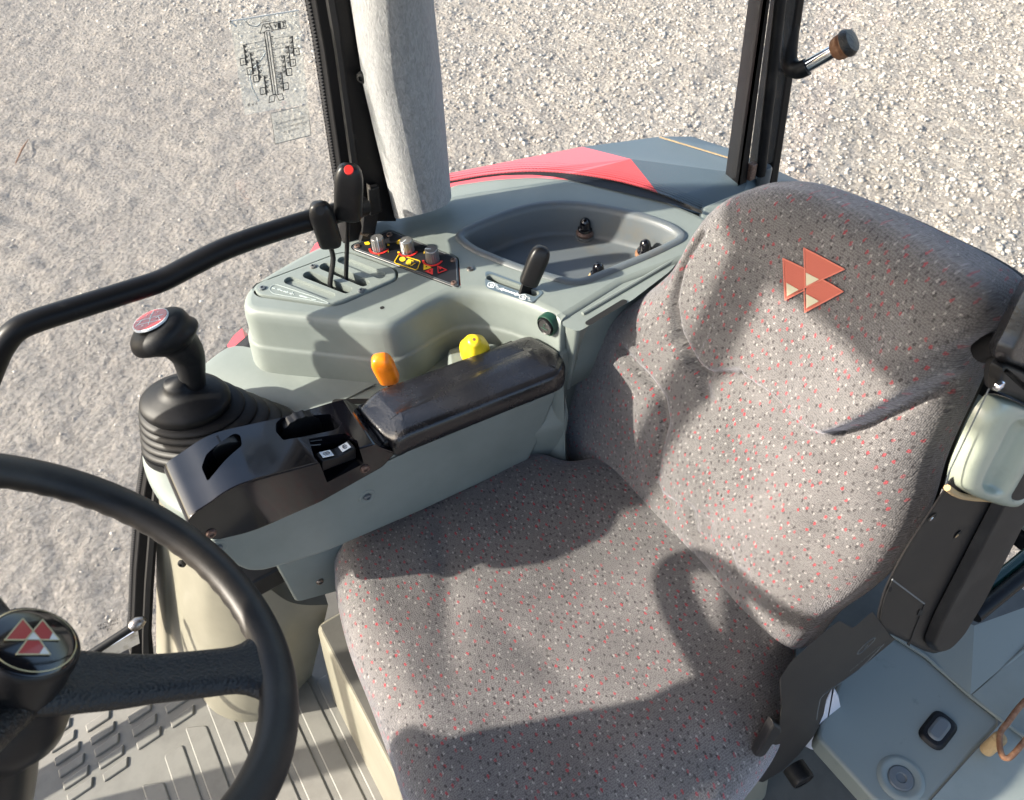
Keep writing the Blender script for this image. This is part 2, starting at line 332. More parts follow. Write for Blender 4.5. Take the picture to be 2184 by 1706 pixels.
def gmat():
    m = bpy.data.materials.new('gravel_and_dirt'); m.use_nodes = True; t = m.node_tree; b = t.nodes['Principled BSDF']; N = t.nodes.new; L = t.links.new
    g = N('ShaderNodeNewGeometry'); 
    big = N('ShaderNodeTexNoise'); big.inputs['Scale'].default_value = .8; big.inputs['Detail'].default_value = 7; big.inputs['Roughness'].default_value = .62; L(g.outputs['Position'], big.inputs[0])
    fine = N('ShaderNodeTexNoise'); fine.inputs['Scale'].default_value = 34; fine.inputs['Detail'].default_value = 8; fine.inputs['Roughness'].default_value = .72; L(g.outputs['Position'], fine.inputs[0])
    vo = N('ShaderNodeTexVoronoi'); vo.inputs['Scale'].default_value = 38; L(g.outputs['Position'], vo.inputs['Vector'])
    se = N('ShaderNodeSeparateXYZ'); L(g.outputs['Position'], se.inputs[0])
    mr = N('ShaderNodeMapRange'); mr.inputs['From Min'].default_value = .1; mr.inputs['From Max'].default_value = 3.2; L(se.outputs[0], mr.inputs['Value'])
    ad = N('ShaderNodeMath'); ad.operation = 'ADD'; L(mr.outputs[0], ad.inputs[0]); sb = N('ShaderNodeMath'); sb.operation = 'MULTIPLY_ADD'; sb.inputs[1].default_value = 2.2; sb.inputs[2].default_value = -1.1; L(big.outputs['Fac'], sb.inputs[0]); L(sb.outputs[0], ad.inputs[1]); ad.use_clamp = True
    dirt = N('ShaderNodeValToRGB'); dirt.color_ramp.elements[0].position = .30; dirt.color_ramp.elements[0].color = (.150, .136, .122, 1); dirt.color_ramp.elements[1].position = .72; dirt.color_ramp.elements[1].color = (.355, .328, .298, 1); L(fine.outputs['Fac'], dirt.inputs[0])
    grv = N('ShaderNodeMix'); grv.data_type = 'RGBA'; grv.inputs['A'].default_value = (.26, .236, .208, 1); grv.inputs['B'].default_value = (.39, .36, .32, 1); sc = N('ShaderNodeSeparateColor'); L(vo.outputs['Color'], sc.inputs[0]); L(sc.outputs[0], grv.inputs['Factor'])
    mx = N('ShaderNodeMix'); mx.data_type = 'RGBA'; L(ad.outputs[0], mx.inputs['Factor']); L(dirt.outputs[0], mx.inputs['A']); L(grv.outputs['Result'], mx.inputs['B']); L(mx.outputs['Result'], b.inputs['Base Color'])
    b.inputs['Roughness'].default_value = .95; b.inputs['Specular IOR Level'].default_value = .2
    b1 = N('ShaderNodeBump'); b1.inputs['Strength'].default_value = .9; b1.inputs['Distance'].default_value = .05; L(fine.outputs['Fac'], b1.inputs['Height'])
    b2 = N('ShaderNodeBump'); b2.invert = True; b2.inputs['Strength'].default_value = .8; b2.inputs['Distance'].default_value = .02; L(vo.outputs['Distance'], b2.inputs['Height']); L(b1.outputs[0], b2.inputs['Normal']); L(b2.outputs[0], b.inputs['Normal'])
    return m
def grid_obj(name, xs, ys, m):
    XX, YY = np.meshgrid(xs, ys); ZZ = gh(XX, YY); nx, ny = len(xs), len(ys)
    me = bpy.data.meshes.new(name); vs = np.stack([XX, YY, ZZ], -1).reshape(-1, 3); i = np.arange(nx-1); j = np.arange(ny-1); I, J = np.meshgrid(i, j); a = J*nx+I
    fs = np.stack([a, a+1, a+nx+1, a+nx], -1).reshape(-1, 4); me.vertices.add(len(vs)); me.vertices.foreach_set('co', vs.ravel())
    me.loops.add(fs.size); me.loops.foreach_set('vertex_index', fs.ravel().astype(np.int32)); me.polygons.add(len(fs)); me.polygons.foreach_set('loop_start', np.arange(0, fs.size, 4, dtype=np.int32)); me.polygons.foreach_set('use_smooth', np.ones(len(fs), bool)); me.update(calc_edges=True)
    me.materials.append(m); o = bpy.data.objects.new(name, me); C.objects.link(o); return o
xs = np.concatenate([-np.geomspace(3.2, 400, 26)[::-1], np.arange(-3, 9, .026), np.geomspace(9.2, 400, 26)])
ys = np.concatenate([-np.geomspace(.9, 400, 26)[::-1], np.arange(-.7, 11, .03), np.geomspace(11.2, 400, 26)])
tag(grid_obj('ground', xs, ys, gmat()), 'bare yard of pale gravel and rutted grey dirt around the tractor', 'ground', kind='structure')
# loose stones
ico = bmesh.new(); bmesh.ops.create_icosphere(ico, subdivisions=1, radius=1); ico.verts.index_update()
iv = np.array([v.co[:] for v in ico.verts]); ifc = np.array([[v.index for v in f.verts] for f in ico.faces]); ico.free()
def stones(name, n, xr, yr, sz, label, m, keep):
    x = rng.uniform(*xr, n*3); y = rng.uniform(*yr, n*3); k = keep(x, y) > rng.random(n*3); x, y = x[k][:n], y[k][:n]; n = len(x)
    r = (sz[0]+(sz[1]-sz[0])*rng.random(n)**3.2)*np.clip(.45+.55*keep(x, y), .5, 1); sc = r[:, None]*(.6+.7*rng.random((n, 3))); sc[:, 2] *= .65; a = rng.random(n)*6.28
    vv = iv[None]*(1+.8*(rng.random((n, 12, 1))-.5)); vv = vv*sc[:, None]; ca, sa = np.cos(a)[:, None], np.sin(a)[:, None]
    vx = vv[..., 0]*ca-vv[..., 1]*sa+x[:, None]; vy = vv[..., 0]*sa+vv[..., 1]*ca+y[:, None]; vz = vv[..., 2]+gh(x, y)[:, None]+r[:, None]*.12
    P = np.stack([vx, vy, vz], -1).reshape(-1, 3); Fc = (ifc[None]+(np.arange(n)*12)[:, None, None]).reshape(-1, 3)
    me = bpy.data.meshes.new(name); me.vertices.add(len(P)); me.vertices.foreach_set('co', P.ravel()); me.loops.add(Fc.size); me.loops.foreach_set('vertex_index', Fc.ravel().astype(np.int32)); me.polygons.add(len(Fc)); me.polygons.foreach_set('loop_start', np.arange(0, Fc.size, 3, dtype=np.int32)); me.update(calc_edges=True)
    ca_ = me.color_attributes.new('tone', 'FLOAT_COLOR', 'POINT'); t = rng.random(n)**1.2; cc = np.ones((n, 12, 4)); cc[..., :3] = t[:, None, None]; ca_.data.foreach_set('color', cc.ravel())
    me.materials.append(m); o = bpy.data.objects.new(name, me); C.objects.link(o); return tag(o, label, 'gravel', kind='stuff')
sm = bpy.data.materials.new('pale_stone'); sm.use_nodes = True; t_ = sm.node_tree; at = t_.nodes.new('ShaderNodeAttribute'); at.attribute_name = 'tone'; rr = t_.nodes.new('ShaderNodeValToRGB')
rr.color_ramp.elements[0].color = (.21, .188, .163, 1); rr.color_ramp.elements[1].color = (.45, .42, .375, 1); t_.links.new(at.outputs['Color'], rr.inputs[0]); t_.links.new(rr.outputs[0], t_.nodes['Principled BSDF'].inputs['Base Color']); t_.nodes['Principled BSDF'].inputs['Roughness'].default_value = .85
dens = lambda x, y: np.clip(.10+1/(1+np.exp(-(x-1.6+.1*(y-5)+1.5*(vnoise(x, y, .6, 21)-.5))*1.8)), 0, 1)
stones('gravel', 75000, (-1.5, 8.5), (1.0, 10.5), (.005, .019), 'loose pale angular stones scattered over the yard, thickest behind the cab', sm, dens)

# ================================================================== CAB SHELL
WY = 1.03                                            # plane of the right-hand windows
def sawedge(mb, a, b, n, wd, k, flip=1):             # printed zigzag edge on a pane, between a and b
    a, b, n = V(*a), V(*b), nrm(n); e = (b-a)/k; s = nrm(np.cross(n, b-a))*wd*flip
    for i in range(k): plate(mb, [a+e*i, a+e*(i+1), a+e*(i+.5)+s] if flip > 0 else [a+e*i, a+e*(i+.5)+s, a+e*(i+1)], n, .0006)
# --- floor
fl = MB(); plate(fl, [V(-1.2, -.25, -.012), V(1.3, -.25, -.012), V(1.3, 1.12, -.012), V(-1.2, 1.12, -.012)], UP, .05)
tag(fl.build('floor', M['darkfloor']), 'dark grey brown cab floor around the seat base', 'floor', kind='structure')
mt = thing('floor_mat', 'ribbed grey rubber floor mat in front of the seat base', 'floor mat', (-.4, .5, 0))
mo = MB(); oring = rnd([V(-.011, 1.055, 0), V(-1.1, 1.055, 0), V(-1.1, -.15, 0), V(-.011, -.15, 0)], .02)
shell(mo, oring, [(0, 0), (.002, -.010)]); mo.build('mat', M['mat'], mt)
rb = MB()
for i in range(8):                                   # long raised ribs between px-traced ends
    x = -.035-.052*i; y1 = [.84, .87, .90, .925, .93, .90, .87, .84][i]; y0 = .25
    shell(rb, rnd([V(x-.019, y0, 0), V(x+.019, y0, 0), V(x+.019, y1-.02 if i % 2 else y1, 0), V(x-.019, y1, 0)], .006, 3), [(-.002, .0030), (0, .0018), (.0005, .0002)])
rb.build('rib', M['mat'], mt)
tr = MB()
for r in range(5):
    for k in range(9):
        p = Z(404-92*r-4*k, 1500+26*k+10*r, 0) if r < 1 else None
for r, (x0, y0, dx, dy, n) in enumerate([(352, 1508, 11, 31, 2), (272, 1530, 9.5, 27.5, 3), (183, 1548, 9, 26, 5), (98, 1566, 9, 26, 6)]):
    for k in range(n):
        a = Z(x0+dx*k, y0+dy*k, .0); c = a
        shell(tr, rnd([c+V(0, 0, 0), c+V(.052, .006, 0), c+V(.046, -.013, 0), c+V(.0, -.017, 0)], .003, 3), [(-.002, .0042), (0, .0026), (.0005, .0002)])
tr.build('tread_block', M['mat'], mt)

# --- seat base plinth
pb = thing('seat_plinth', 'beige moulded plinth box with sloping front under the seat', 'plinth', (.25, .5, 0))
b = MB(); base = [V(-.04, .80, 0), V(.56, .80, 0), V(.56, .17, 0), V(-.04, .17, 0)]; topr = [V(-.006, .775, .30), V(.54, .775, .30), V(.54, .20, .30), V(-.006, .20, .30)]
b.loft([rnd(base, .02), rnd(topr, .02), [p+V(.006, -.006 if p[1] > .5 else .006, .008) for p in rnd(topr, .02)]], False, True); b.build('plinth_shell', M['cream'], pb)
b = MB(); b.add([V(.003, .766, .3095), V(.53, .766, .3095), V(.53, .21, .3095), V(.003, .21, .3095)], [(0, 1, 2, 3)]); b.build('plinth_cover', M['darkfloor'], pb)

# --- inner right wall trim (curved beige bulge)
wt = thing('wall_trim', 'curved beige lower wall trim between door frame and seat plinth', 'trim panel', (.1, .95, 0))
bot = [Z(333, 1392, 0), Z(352, 1407, 0), Z(372, 1408, 0), Z(400, 1445, 0), Z(430, 1486, 0), Z(455, 1517, 0), Z(495, 1537, 0), Z(535, 1541, 0), Z(575, 1530, 0), Z(620, 1490, 0), Z(665, 1440, 0)]
tp = [Y(334, 1000, 1.0), Y(345, 1035, .98), Y(360, 1060, .96), Y(395, 1105, .93), Y(435, 1160, .88), Y(470, 1195, .86), Y(515, 1225, .84), Y(560, 1245, .825), Y(610, 1280, .81), Y(650, 1290, .80), Y(700, 1290, .79)]
mid = [.5*(p+q)+(V(-.012, -.02, 0) if 2 < i < 9 else V(0, 0, 0)) for i, (p, q) in enumerate(zip(bot, tp))]
rings = []
bb, mm_, tt = cat(bot, 5, False), cat(mid, 5, False), cat(tp, 5, False)
for k in np.linspace(0, 1, 14): rings.append([(1-k)**2*p+2*k*(1-k)*(1.6*q-.3*p-.3*r)+k*k*r for p, q, r in zip(bb, mm_, tt)])
rings.append([p+V(.02, .12, .01) for p in rings[-1]])
b = MB(); b.loft(rings, False, False, closed=False); b.build('trim_shell', M['cream'], wt)
b = MB(); 
for q in ([V(.12, .99, 0), V(.12, 1.0, .66), V(.62, 1.0, .66), V(.62, .99, 0)],): plate(b, q, V(0, -1, 0), .02)
b.build('wall_panel', M['plastic'], wt)
screw(Y(388, 1202, .90), V(-.6, -.7, .2), .007, wt, 'void', 'trim_plug')

# --- right door: frame, pane
dr = thing('cab_door', 'glazed right hand cab door in a thin black frame, left of the felt covered post', 'door', (-.4, WY, -.3))
def ribbon(mb, line, depth, n=V(0, -1, 0)):          # line: list of (inner px, outer px) pairs on the window plane
    pass
din = [Y(664, -30, WY), Y(684, 100, WY), Y(702, 230, WY), Y(718, 340, WY), Y(738, 470, WY), Y(690, 640, WY), Y(560, 720, WY), Y(430, 830, WY), Y(345, 930, WY), Y(312, 985, WY), Y(296, 1090, WY), Y(286, 1210, WY), Y(281, 1330, WY), Y(276, 1385, WY)]
dout = [Y(706, -30, WY), Y(724, 100, WY), Y(742, 230, WY), Y(757, 340, WY), Y(790, 480, WY), Y(720, 680, WY), Y(590, 760, WY), Y(460, 870, WY), Y(372, 960, WY), Y(337, 1010, WY), Y(330, 1120, WY), Y(322, 1240, WY), Y(318, 1330, WY), Y(322, 1402, WY)]
fl0 = Y(276, 1385, WY); fr0 = V(-1.05, WY, fl0[2]); din.append(fr0); dout.append(fr0+V(0, 0, -.035)); dout[13] = V(fl0[0]+.03, WY, fl0[2]-.035)
topz = 1.74
din[0] = V(din[0][0]+(din[0][0]-din[1][0])*4, WY, topz); dout[0] = V(dout[0][0]+(dout[0][0]-dout[1][0])*4, WY, topz)
b = MB(); rings = []
for p, q in zip(din, dout): rings.append([p+V(0, -.012, 0), q+V(0, -.02, 0), q+V(0, .03, 0), p+V(0, .03, 0)])
b.loft(rings, True, True); b.build('door_frame', M['paint'], dr, sharp=30, bevel=.002)
b = MB(); rings = []
for p, q in list(zip(din, dout))[:-1]: c0 = .42*p+.58*q; e = (q-p)*.13; rings.append([c0-e+V(0, -.016, 0), c0-e+V(0, -.026, 0), c0+e+V(0, -.029, 0), c0+e+V(0, -.016, 0)])
b.loft(rings, True, True); b.build('door_seal', M['rubber'], dr, sharp=30)
gl = [V(din[0][0], WY+.012, topz)]+[p+V(0, .012, 0) for p in din[1:]]+[V(-1.05, WY+.012, topz)]
b = MB(); b.add(gl, [tuple(range(len(gl)))]); b.build('pane', M['glass'], dr, smooth=False)
b = MB()
for p, q in zip(din[:4], din[1:5]): k = max(2, int(np.linalg.norm(q-p)/.0045)); sawedge(b, p+V(0, .006, 0), q+V(0, .006, 0), V(0, -1, 0), .0045, k, -1)
for p, q in zip(din[9:13], din[10:14]): k = max(2, int(np.linalg.norm(q-p)/.0045)); sawedge(b, p+V(0, .006, 0), q+V(0, .006, 0), V(0, -1, 0), .0045, k, -1)
b.build('printed_edge', M['rubber'], dr, smooth=False)
# tiny dots of the printed border beside the upper part of the frame
b = MB()
for p, q in zip(din[:4], din[1:5]):
    L_ = np.linalg.norm(q-p); k = int(L_/.0055)
    for i in range(k):
        for r_, rad in ((.007, .0011), (.0115, .0007)):
            c0 = p+(q-p)*((i+(.5 if r_ < .01 else 0))/k)+V(-r_, .006, -.1*r_); b.add([c0+rad*V(math.cos(a), 0, math.sin(a)) for a in np.linspace(0, 2*math.pi, 6, endpoint=False)], [tuple(range(6))])
b.build('printed_dots', M['rubber'], dr, smooth=False)
# writing etched on the glass by the lower hinge
b = MB(); c0 = Y(232, 1335, WY+.008); rg, uu = nrm(Y(252, 1328, WY)-c0), None; rg = nrm(Y(262, 1325, WY+.008)-c0); uu = nrm(np.cross(V(0, -1, 0), rg)); uu = uu if uu[2] > 0 else -uu
text(b, 'SECURIT\n43R-001\nE2', c0, rg, uu, .010); b.build('etched_mark', M['panel'], dr, smooth=False)

# lower closing strut and clear deflector at the bottom of the door
st = thing('door_strut', 'thin black gas strut along the bottom of the door glass', 'strut', Y(180, 1400, .98))
a_, b_ = Y(190, 1397, .97), Y(296, 1328, .97)
m_ = MB(); m_.tube([a_-(b_-a_)*1.6, b_], .0075, 14); m_.build('rod', M['blackmatte'], st)
m_ = MB(); m_.lathe(b_, b_-a_, [(.004, -.02), (.011, -.012), (.012, .0), (.006, .012)], 16); m_.build('ball_joint', M['steel'], st)
m_ = MB(); plate(m_, [Y(178, 1418, 1.0), Y(190, 1405, 1.0), Y(294, 1343, 1.0), Y(298, 1372, 1.0), Y(218, 1412, 1.0)], V(0, -1, 0), .004); m_.build('bracket_plate', M['chrome'], st)

# --- felt covered post and its black post behind
pt = thing('cab_post', 'cab post wrapped in grey felt beside the side console', 'post', Y(860, 465, .99))
lo = [Y(838, 468, .985), Y(880, 462, .94), Y(925, 450, .93), Y(955, 437, .95), Y(964, 420, .985), Y(960, 405, 1.02), V(.40, 1.035, .86)]
hi_ = [Y(742, -30, .985), Y(790, -30, .94), Y(850, -30, .925), Y(905, -30, .94), Y(922, -30, .985), Y(922, -30, 1.02), V(.385, 1.035, 1.19)]
mi_ = [Y(770, 180, .985), Y(812, 175, .94), Y(865, 172, .925), Y(925, 168, .94), Y(941, 160, .985), Y(941, 155, 1.02), V(.39, 1.035, 1.05)]
def up_to(lo, hi, z): return [l+(h-l)*((z-l[2])/(h[2]-l[2])) for l, h in zip(lo, hi)]
top_ = [V(p[0]+(.0), p[1], topz) for p in up_to(lo, hi_, topz)]
b = MB(); R0 = [rnd(r, .02, 4) for r in (lo, [.5*(l+m) for l, m in zip(lo, mi_)], mi_, [.5*(l+m) for l, m in zip(mi_, hi_)], hi_, top_)]
b.loft(R0, True, True); b.build('felt_cover', M['felt'], pt, sharp=60)
b = MB(); k0, k1 = V(.31, 1.0, .845), V(.30, 1.0, topz)
pl = [[Y(x, y, 1.005) for x, y in ((706+sx, -30), (724+sx, 100), (742+sx, 230), (757+sx, 340), (782+sx, 470))] for sx in (0, 62)]
rings = [[l+V(0, -.005, 0), r+V(0, -.005, 0), r+V(0, .05, 0), l+V(0, .05, 0)] for l, r in zip(*pl)]; e0 = rings[0]; e1 = rings[1]; rings.insert(0, [p+(p-q)*4.2 for p, q in zip(e0, e1)])
b.loft(rings, True, True); b.build('post_core', M['paint'], pt, sharp=30, bevel=.003)
b = MB(); plate(b, [Y(786, 405, .985), Y(808, 398, .985), Y(816, 452, .985), Y(790, 462, .985)], V(-.3, -1, 0), .012); plate(b, [Y(778, 440, .99), Y(812, 436, .99), Y(800, 500, .99), Y(772, 500, .99)], V(-.3, -1, 0), .01); b.build('latch_block', M['blackmatte'], pt, bevel=.002)
b = MB(); plate(b, [Y(782, 392, .99), Y(789, 396, .985), Y(797, 448, .985), Y(787, 440, .99)], V(-.3, -1, 0), .003); b.build('latch_plate', M['steel'], pt)
b = MB(); plate(b, [Y(768, 500, 1.0), Y(790, 480, 1.0), Y(797, 486, 1.0), Y(783, 505, 1.0)], V(-.3, -1, 0), .003); b.build('corner_foil', M['steel'], pt)
screw(Y(773, 165, .985), V(-.8, -.6, 0), .008, pt, 'blackmatte', 'trim_button')

# --- rear corner post
rp = thing('cab_post', 'bare black rear corner post with tube hinge behind the seat top', 'post', V(1.02, .83, .6))
cx = 1.10
prof = [[(1600, -30), (1538, 440)], [(1646, -30), (1585, 440)], [(1676, -30), (1612, 440)], [(1722, -30), (1660, 385)]]
def col(mb, l, r, x0, x1, y_, dep, ext=4):
    f = lambda p, q, z: p+(q-p)*((z-p[2])/(q[2]-p[2]))
    zs = (topz, .35); A = [f(Y(*l[0], y_), Y(*l[1], y_), z) for z in zs]; B = [f(Y(*r[0], y_), Y(*r[1], y_), z) for z in zs]
    K = [f(Y(*l[0], y_+dep), Y(*l[1], y_+dep), z) for z in zs]
    mb.loft([[K[k]+V(.006, -dep, 0), B[k], B[k]+V(dep*.3, dep, 0), K[k]] for k in (0, 1)], True, True)
b = MB(); col(b, prof[0], prof[1], 0, 0, .83, .03); b.build('post_core', M['paint'], rp, bevel=.004)
b = MB(); col(b, prof[1], prof[2], 0, 0, .845, .02); b.build('post_channel', M['blackmatte'], rp, bevel=.002)
b = MB(); col(b, prof[2], prof[3], 0, 0, .835, .02); b.build('window_frame', M['paint'], rp, bevel=.004)
b = MB(); a0, a1 = Y(1668, -30, .825), Y(1622, 372, .825); b.tube([a0+(a0-a1)*2, a0, a1], .009, 14); b.build('hinge_tube', M['blackmatte'], rp)
b = MB(); b.box(Y(1603, 365, .828), V(.007, 0, 0), V(0, .006, 0), V(0, 0, .016)); b.build('hinge_block', M['rustscrew'], rp, bevel=.003)
b = MB(); b.lathe(Y(1629, 378, .825), UP, [(.0115, -.02), (.0115, .018), (.009, .022)], 16); b.build('hinge_barrel', M['tray'], rp)

# --- fixed side pane between the posts
sp = thing('side_window', 'fixed side pane between felt post and rear corner post, above the mudguard', 'window', V(.75, WY, .85))
ln = [(.40, 1.045), (.50, 1.02), (.60, .975), (.70, .915), (.80, .865), (.92, .84), (1.06, .835)]
b = MB(); b.loft([[V(x, y, z) for x, y in ln] for z in (.80, topz)], False, False, closed=False); b.build('pane', M['glass'], sp)
# --- rear window pane
rw = thing('rear_window', 'large rear pane behind the backrest with black dotted lower edge', 'window', V(1.25, .5, .35))
b = MB(); b.add([V(1.17, .84, .30), V(1.17, .02, .30), V(1.15, .02, topz), V(1.15, .84, topz)], [(0, 1, 2, 3)]); b.build('pane', M['glass_rear'], rw, smooth=False)
# rear sill beam seen between backrest and raised armrest
rs = thing('rear_sill', 'blue grey moulded sill beam with black seal under the rear window', 'sill', V(1.2, .45, .2))
A0, A1 = X(2050, 800, 1.18), X(2130, 850, 1.18); zt = .5*(A0[2]+A1[2]); zb = X(1985, 975, 1.18)[2]
b = MB(); b.box(V(1.19, .47, (zt+zb)/2), V(.02, 0, 0), V(0, .40, 0), V(0, 0, (zt-zb)/2)); b.build('beam', M['plastic_worn'], rs, bevel=.01)
b = MB(); b.box(V(1.185, .47, zt+.012), V(.022, 0, 0), V(0, .40, 0), V(0, 0, .014)); b.box(V(1.185, .47, zb-.018), V(.022, 0, 0), V(0, .40, 0), V(0, 0, .018)); b.build('seal', M['paint'], rs, bevel=.004)

# --- rear window handle
hd = thing('window_handle', 'bent grab handle with black sleeve and bare chrome end, right of the rear post', 'handle', X(1690, 150, 1.02))
pth = [X(1692, -60, 1.02), X(1690, 0, 1.02), X(1686, 60, 1.02), X(1682, 110, 1.02), X(1683, 132, 1.02), X(1692, 146, 1.02), X(1706, 149, 1.02), X(1722, 142, 1.025)]
b = MB(); b.tube(cat(pth, 5, False), .0135, 18); b.build('sleeve', M['blackmatte'], hd)
b = MB(); b.tube([X(1706, 147, 1.025), X(1722, 141, 1.025), X(1785, 105, 1.04)], .0105, 18); b.build('bare_rod', M['chrome'], hd)
ax = nrm(X(1785, 105, 1.04)-X(1722, 141, 1.025))
b = MB(); b.lathe(X(1783, 106, 1.04), ax, [(.012, -.004), (.0165, .0), (.0185, .006), (.0185, .010), (.016, .013), (.0195, .015), (.0205, .020), (.016, .026)], 26, caps=(True, True)); b.build('end_cap', M['rust'], hd)
b = MB(); b.lathe(X(1783, 106, 1.04), ax, [(.0208, .017), (.0210, .021), (.017, .028), (.004, .030)], 26, caps=(True, True)); b.build('glass_grommet', M['grain'], hd)

# --- roof and unseen front of the cab (they shade the inside and show in reflections)
rf = thing('cab_roof', 'flat cab roof over the seat, held by the cab posts', 'roof', V(.2, .45, topz))
b = MB(); shell(b, rnd([V(-.62, -.16, 0), V(1.26, -.16, 0), V(1.26, 1.08, 0), V(-.62, 1.08, 0)], .12), [(-.02, topz+.12), (0, topz+.10), (.02, topz+.02), (0, topz)]); b.build('roof_shell', M['headliner'], rf)
fp = MB(); fp.loft([rnd([V(x, y-.03, z), V(x+.06, y-.03, z), V(x+.06, y+.02, z), V(x, y+.02, z)], .008, 3) for x, y, z in ((-.92, .97, -.1), (-.78, 1.0, .9), (-.62, 1.02, topz))], True, True)
tag(fp.build('cab_post', M['paint']), 'slim black front corner post between windscreen and right hand door', 'post')
fp = MB(); fp.loft([rnd([V(x, y-.03, z), V(x+.06, y-.03, z), V(x+.06, y+.02, z), V(x, y+.02, z)], .008, 3) for x, y, z in ((-.92, -.03, -.1), (-.78, -.06, .9), (-.62, -.08, topz))], True, True)
tag(fp.build('cab_post', M['paint']), 'slim black front corner post on the open door side', 'post')

# ================================================================== SIDE CONSOLE
CZ = .85
cs = thing('side_console', 'grey green moulded side console under the windows, carrying levers, knobs and tray', 'console', V(.4, .95, .6))
outpx = [(517, 662), (519, 622), (560, 588), (640, 542), (720, 503), (800, 466), (840, 458), (905, 438), (955, 392), (1050, 378), (1140, 373), (1230, 379), (1330, 396), (1420, 424), (1500, 458), (1590, 505)]
inpx = [(1330, 602), (1196, 684), (1175, 668), (1125, 645), (1065, 626), (1010, 618), (960, 622), (920, 640), (870, 672), (830, 692), (790, 692), (700, 682), (600, 672)]
ring = rnd([Z(x, y, CZ) for x, y in outpx], [.03, .02]+[.02]*14, 4)
ring2 = rnd([Z(x, y, CZ) for x, y in outpx+inpx], [.03, .025]+[.02]*13+[.01, .002, .002]+[.03]*11, 6)
# openings in the top
trpx = [(968, 508), (978, 492), (1020, 471), (1090, 444), (1150, 430), (1210, 427), (1300, 438), (1390, 460), (1440, 479), (1466, 500), (1462, 514), (1400, 545), (1320, 578), (1252, 606), (1222, 609), (1190, 602), (1100, 576), (1000, 536)]
tray_ring = rnd([Z(x, y, CZ) for x, y in trpx], .03, 5)
s1 = slot_ring(Z(658, 588, CZ), Z(740, 620, CZ), .0082); s2 = slot_ring(Z(693, 570, CZ), Z(777, 605, CZ), .0082)
g1 = slot_ring(Z(618, 600, CZ), Z(704, 633, CZ), .0082); g2 = slot_ring(Z(731, 556, CZ), Z(812, 589, CZ), .0078)
pto = slot_ring(Z(1045, 592, CZ), Z(1140, 626, CZ), .0055)
lpx = [(538, 609), (724, 539), (749, 539), (838, 571), (847, 580), (846, 597), (714, 655), (546, 631)]
lev_ring = rnd([Z(x, y, CZ) for x, y in lpx], [.02, .012, .012, .012, .012, .02, .02, .02], 5)
ppx = [(749, 523), (828, 491), (836, 492), (977, 549), (981, 613), (970, 613), (752, 532)]
pan_ring = rnd([Z(x, y, CZ) for x, y in ppx], .006, 4)
b = MB()
shell(b, ring2, [(-.012, CZ), (-.006, CZ-.001), (-.002, CZ-.004), (.001, CZ-.010), (.003, CZ-.02), (.006, CZ-.058), (.0095, CZ-.061), (.012, CZ-.066), (.018, CZ-.115), (.03, CZ-.30)],
      holes=[off2(tray_ring, -.002), off2(lev_ring, .0018), off2(pan_ring, .0012), pto], hole_depth=.02)
b.v = [(x, y+(max(0, .83-z)*.62*min(1, max(0, (x-.455)/.03)) if x > .455 else 0), z) for x, y, z in b.v]   # the wall leans away behind the seat back
b.build('top_shell', M['plastic'], cs, sharp=50)
b = MB(); hole = Z(815, 656, CZ+.0004); b.lathe(hole, UP, [(.0001, 0), (.0033, 0)], 14, caps=(False, False)); b.build('peg_hole', M['void'], cs)
# lower deck in front of / under the console: height falls towards the front
deck = [(492, 732, .748), (560, 745, .748), (640, 770, .748), (740, 795, .748), (832, 812, .748), (836, 770, .752), (870, 735, .755), (930, 708, .757), (1000, 696, .757), (1080, 705, .757), (1190, 770, .757), (1210, 900, .66),
        (900, 960, .66), (640, 1000, .67), (480, 1110, .67), (400, 1102, .672), (350, 1070, .675), (322, 1030, .678), (302, 975, .69), (310, 900, .70), (380, 830, .725), (440, 770, .742)]
dr3 = [Z(*p) for p in deck]; b = MB()
cen = Z(700, 870, .735); DR = rnd(dr3, .02, 4); 
rings = [[cen+(p-cen)*s + V(0, 0, (1-s)*0) for p in DR] for s in (.02, .25, .5, .75, .93, .985)]
rings.append([p-V(0, 0, .002)+(p-cen)/np.linalg.norm(p-cen)*.0 for p in DR]); rings.append([q-V(0, 0, .010) for q in off2(DR, .004)]); rings.append([q-V(0, 0, .05) for q in off2(DR, .000)]); rings.append([q-V(0, 0, .12) for q in off2(DR, -.022)]); rings.append([q-V(0, 0, .22) for q in off2(DR, -.05)])
b.loft(rings, True, False); b.build('lower_deck', M['plastic'], cs, sharp=55)
# dark slot in the deck in front of the arm pad
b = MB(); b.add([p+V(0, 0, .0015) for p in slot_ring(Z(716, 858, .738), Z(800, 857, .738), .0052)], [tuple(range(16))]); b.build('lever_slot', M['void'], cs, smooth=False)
# rear part of the console behind the seam
zt_, zb_ = CZ-.004, .69; tpx = [(1202, 690), (1335, 606), (1480, 528), (1600, 470), (1600, 400), (1500, 440), (1490, 476), (1458, 534), (1424, 576), (1344, 637), (1262, 685), (1232, 703)]
tp_ = [Z(x, y, zt_) for x, y in tpx]; bt_ = [Z(1206, 830, .69)]+[V(p[0], p[1], zb_) for p in tp_[1:5]]+[Z(x-8, y-6, zb_) for x, y in tpx[5:11]]+[Z(1216, 830, .69)]
tpr, btr = rnd(tp_, .006, 4), rnd(bt_, .006, 4); b = MB(); flatface(b, atz(off2(tpr, -.004), zt_))
b.loft([off2(tpr, -.004), [p-V(0, 0, .001) for p in off2(tpr, -.001)], [p-V(0, 0, .005) for p in tpr]]+[[p*(1-k)+q*k-V(0, 0, .005*(1-k)) for p, q in zip(tpr, btr)] for k in (.35, .7, 1)]+[[V(q[0], max(q[1]+.05, .79), q[2]-.12) for q in btr], [V(q[0], max(q[1]+.05, .79), q[2]-.4) for q in btr]], False, False)
b.build('rear_cover', M['plastic'], cs, sharp=50)
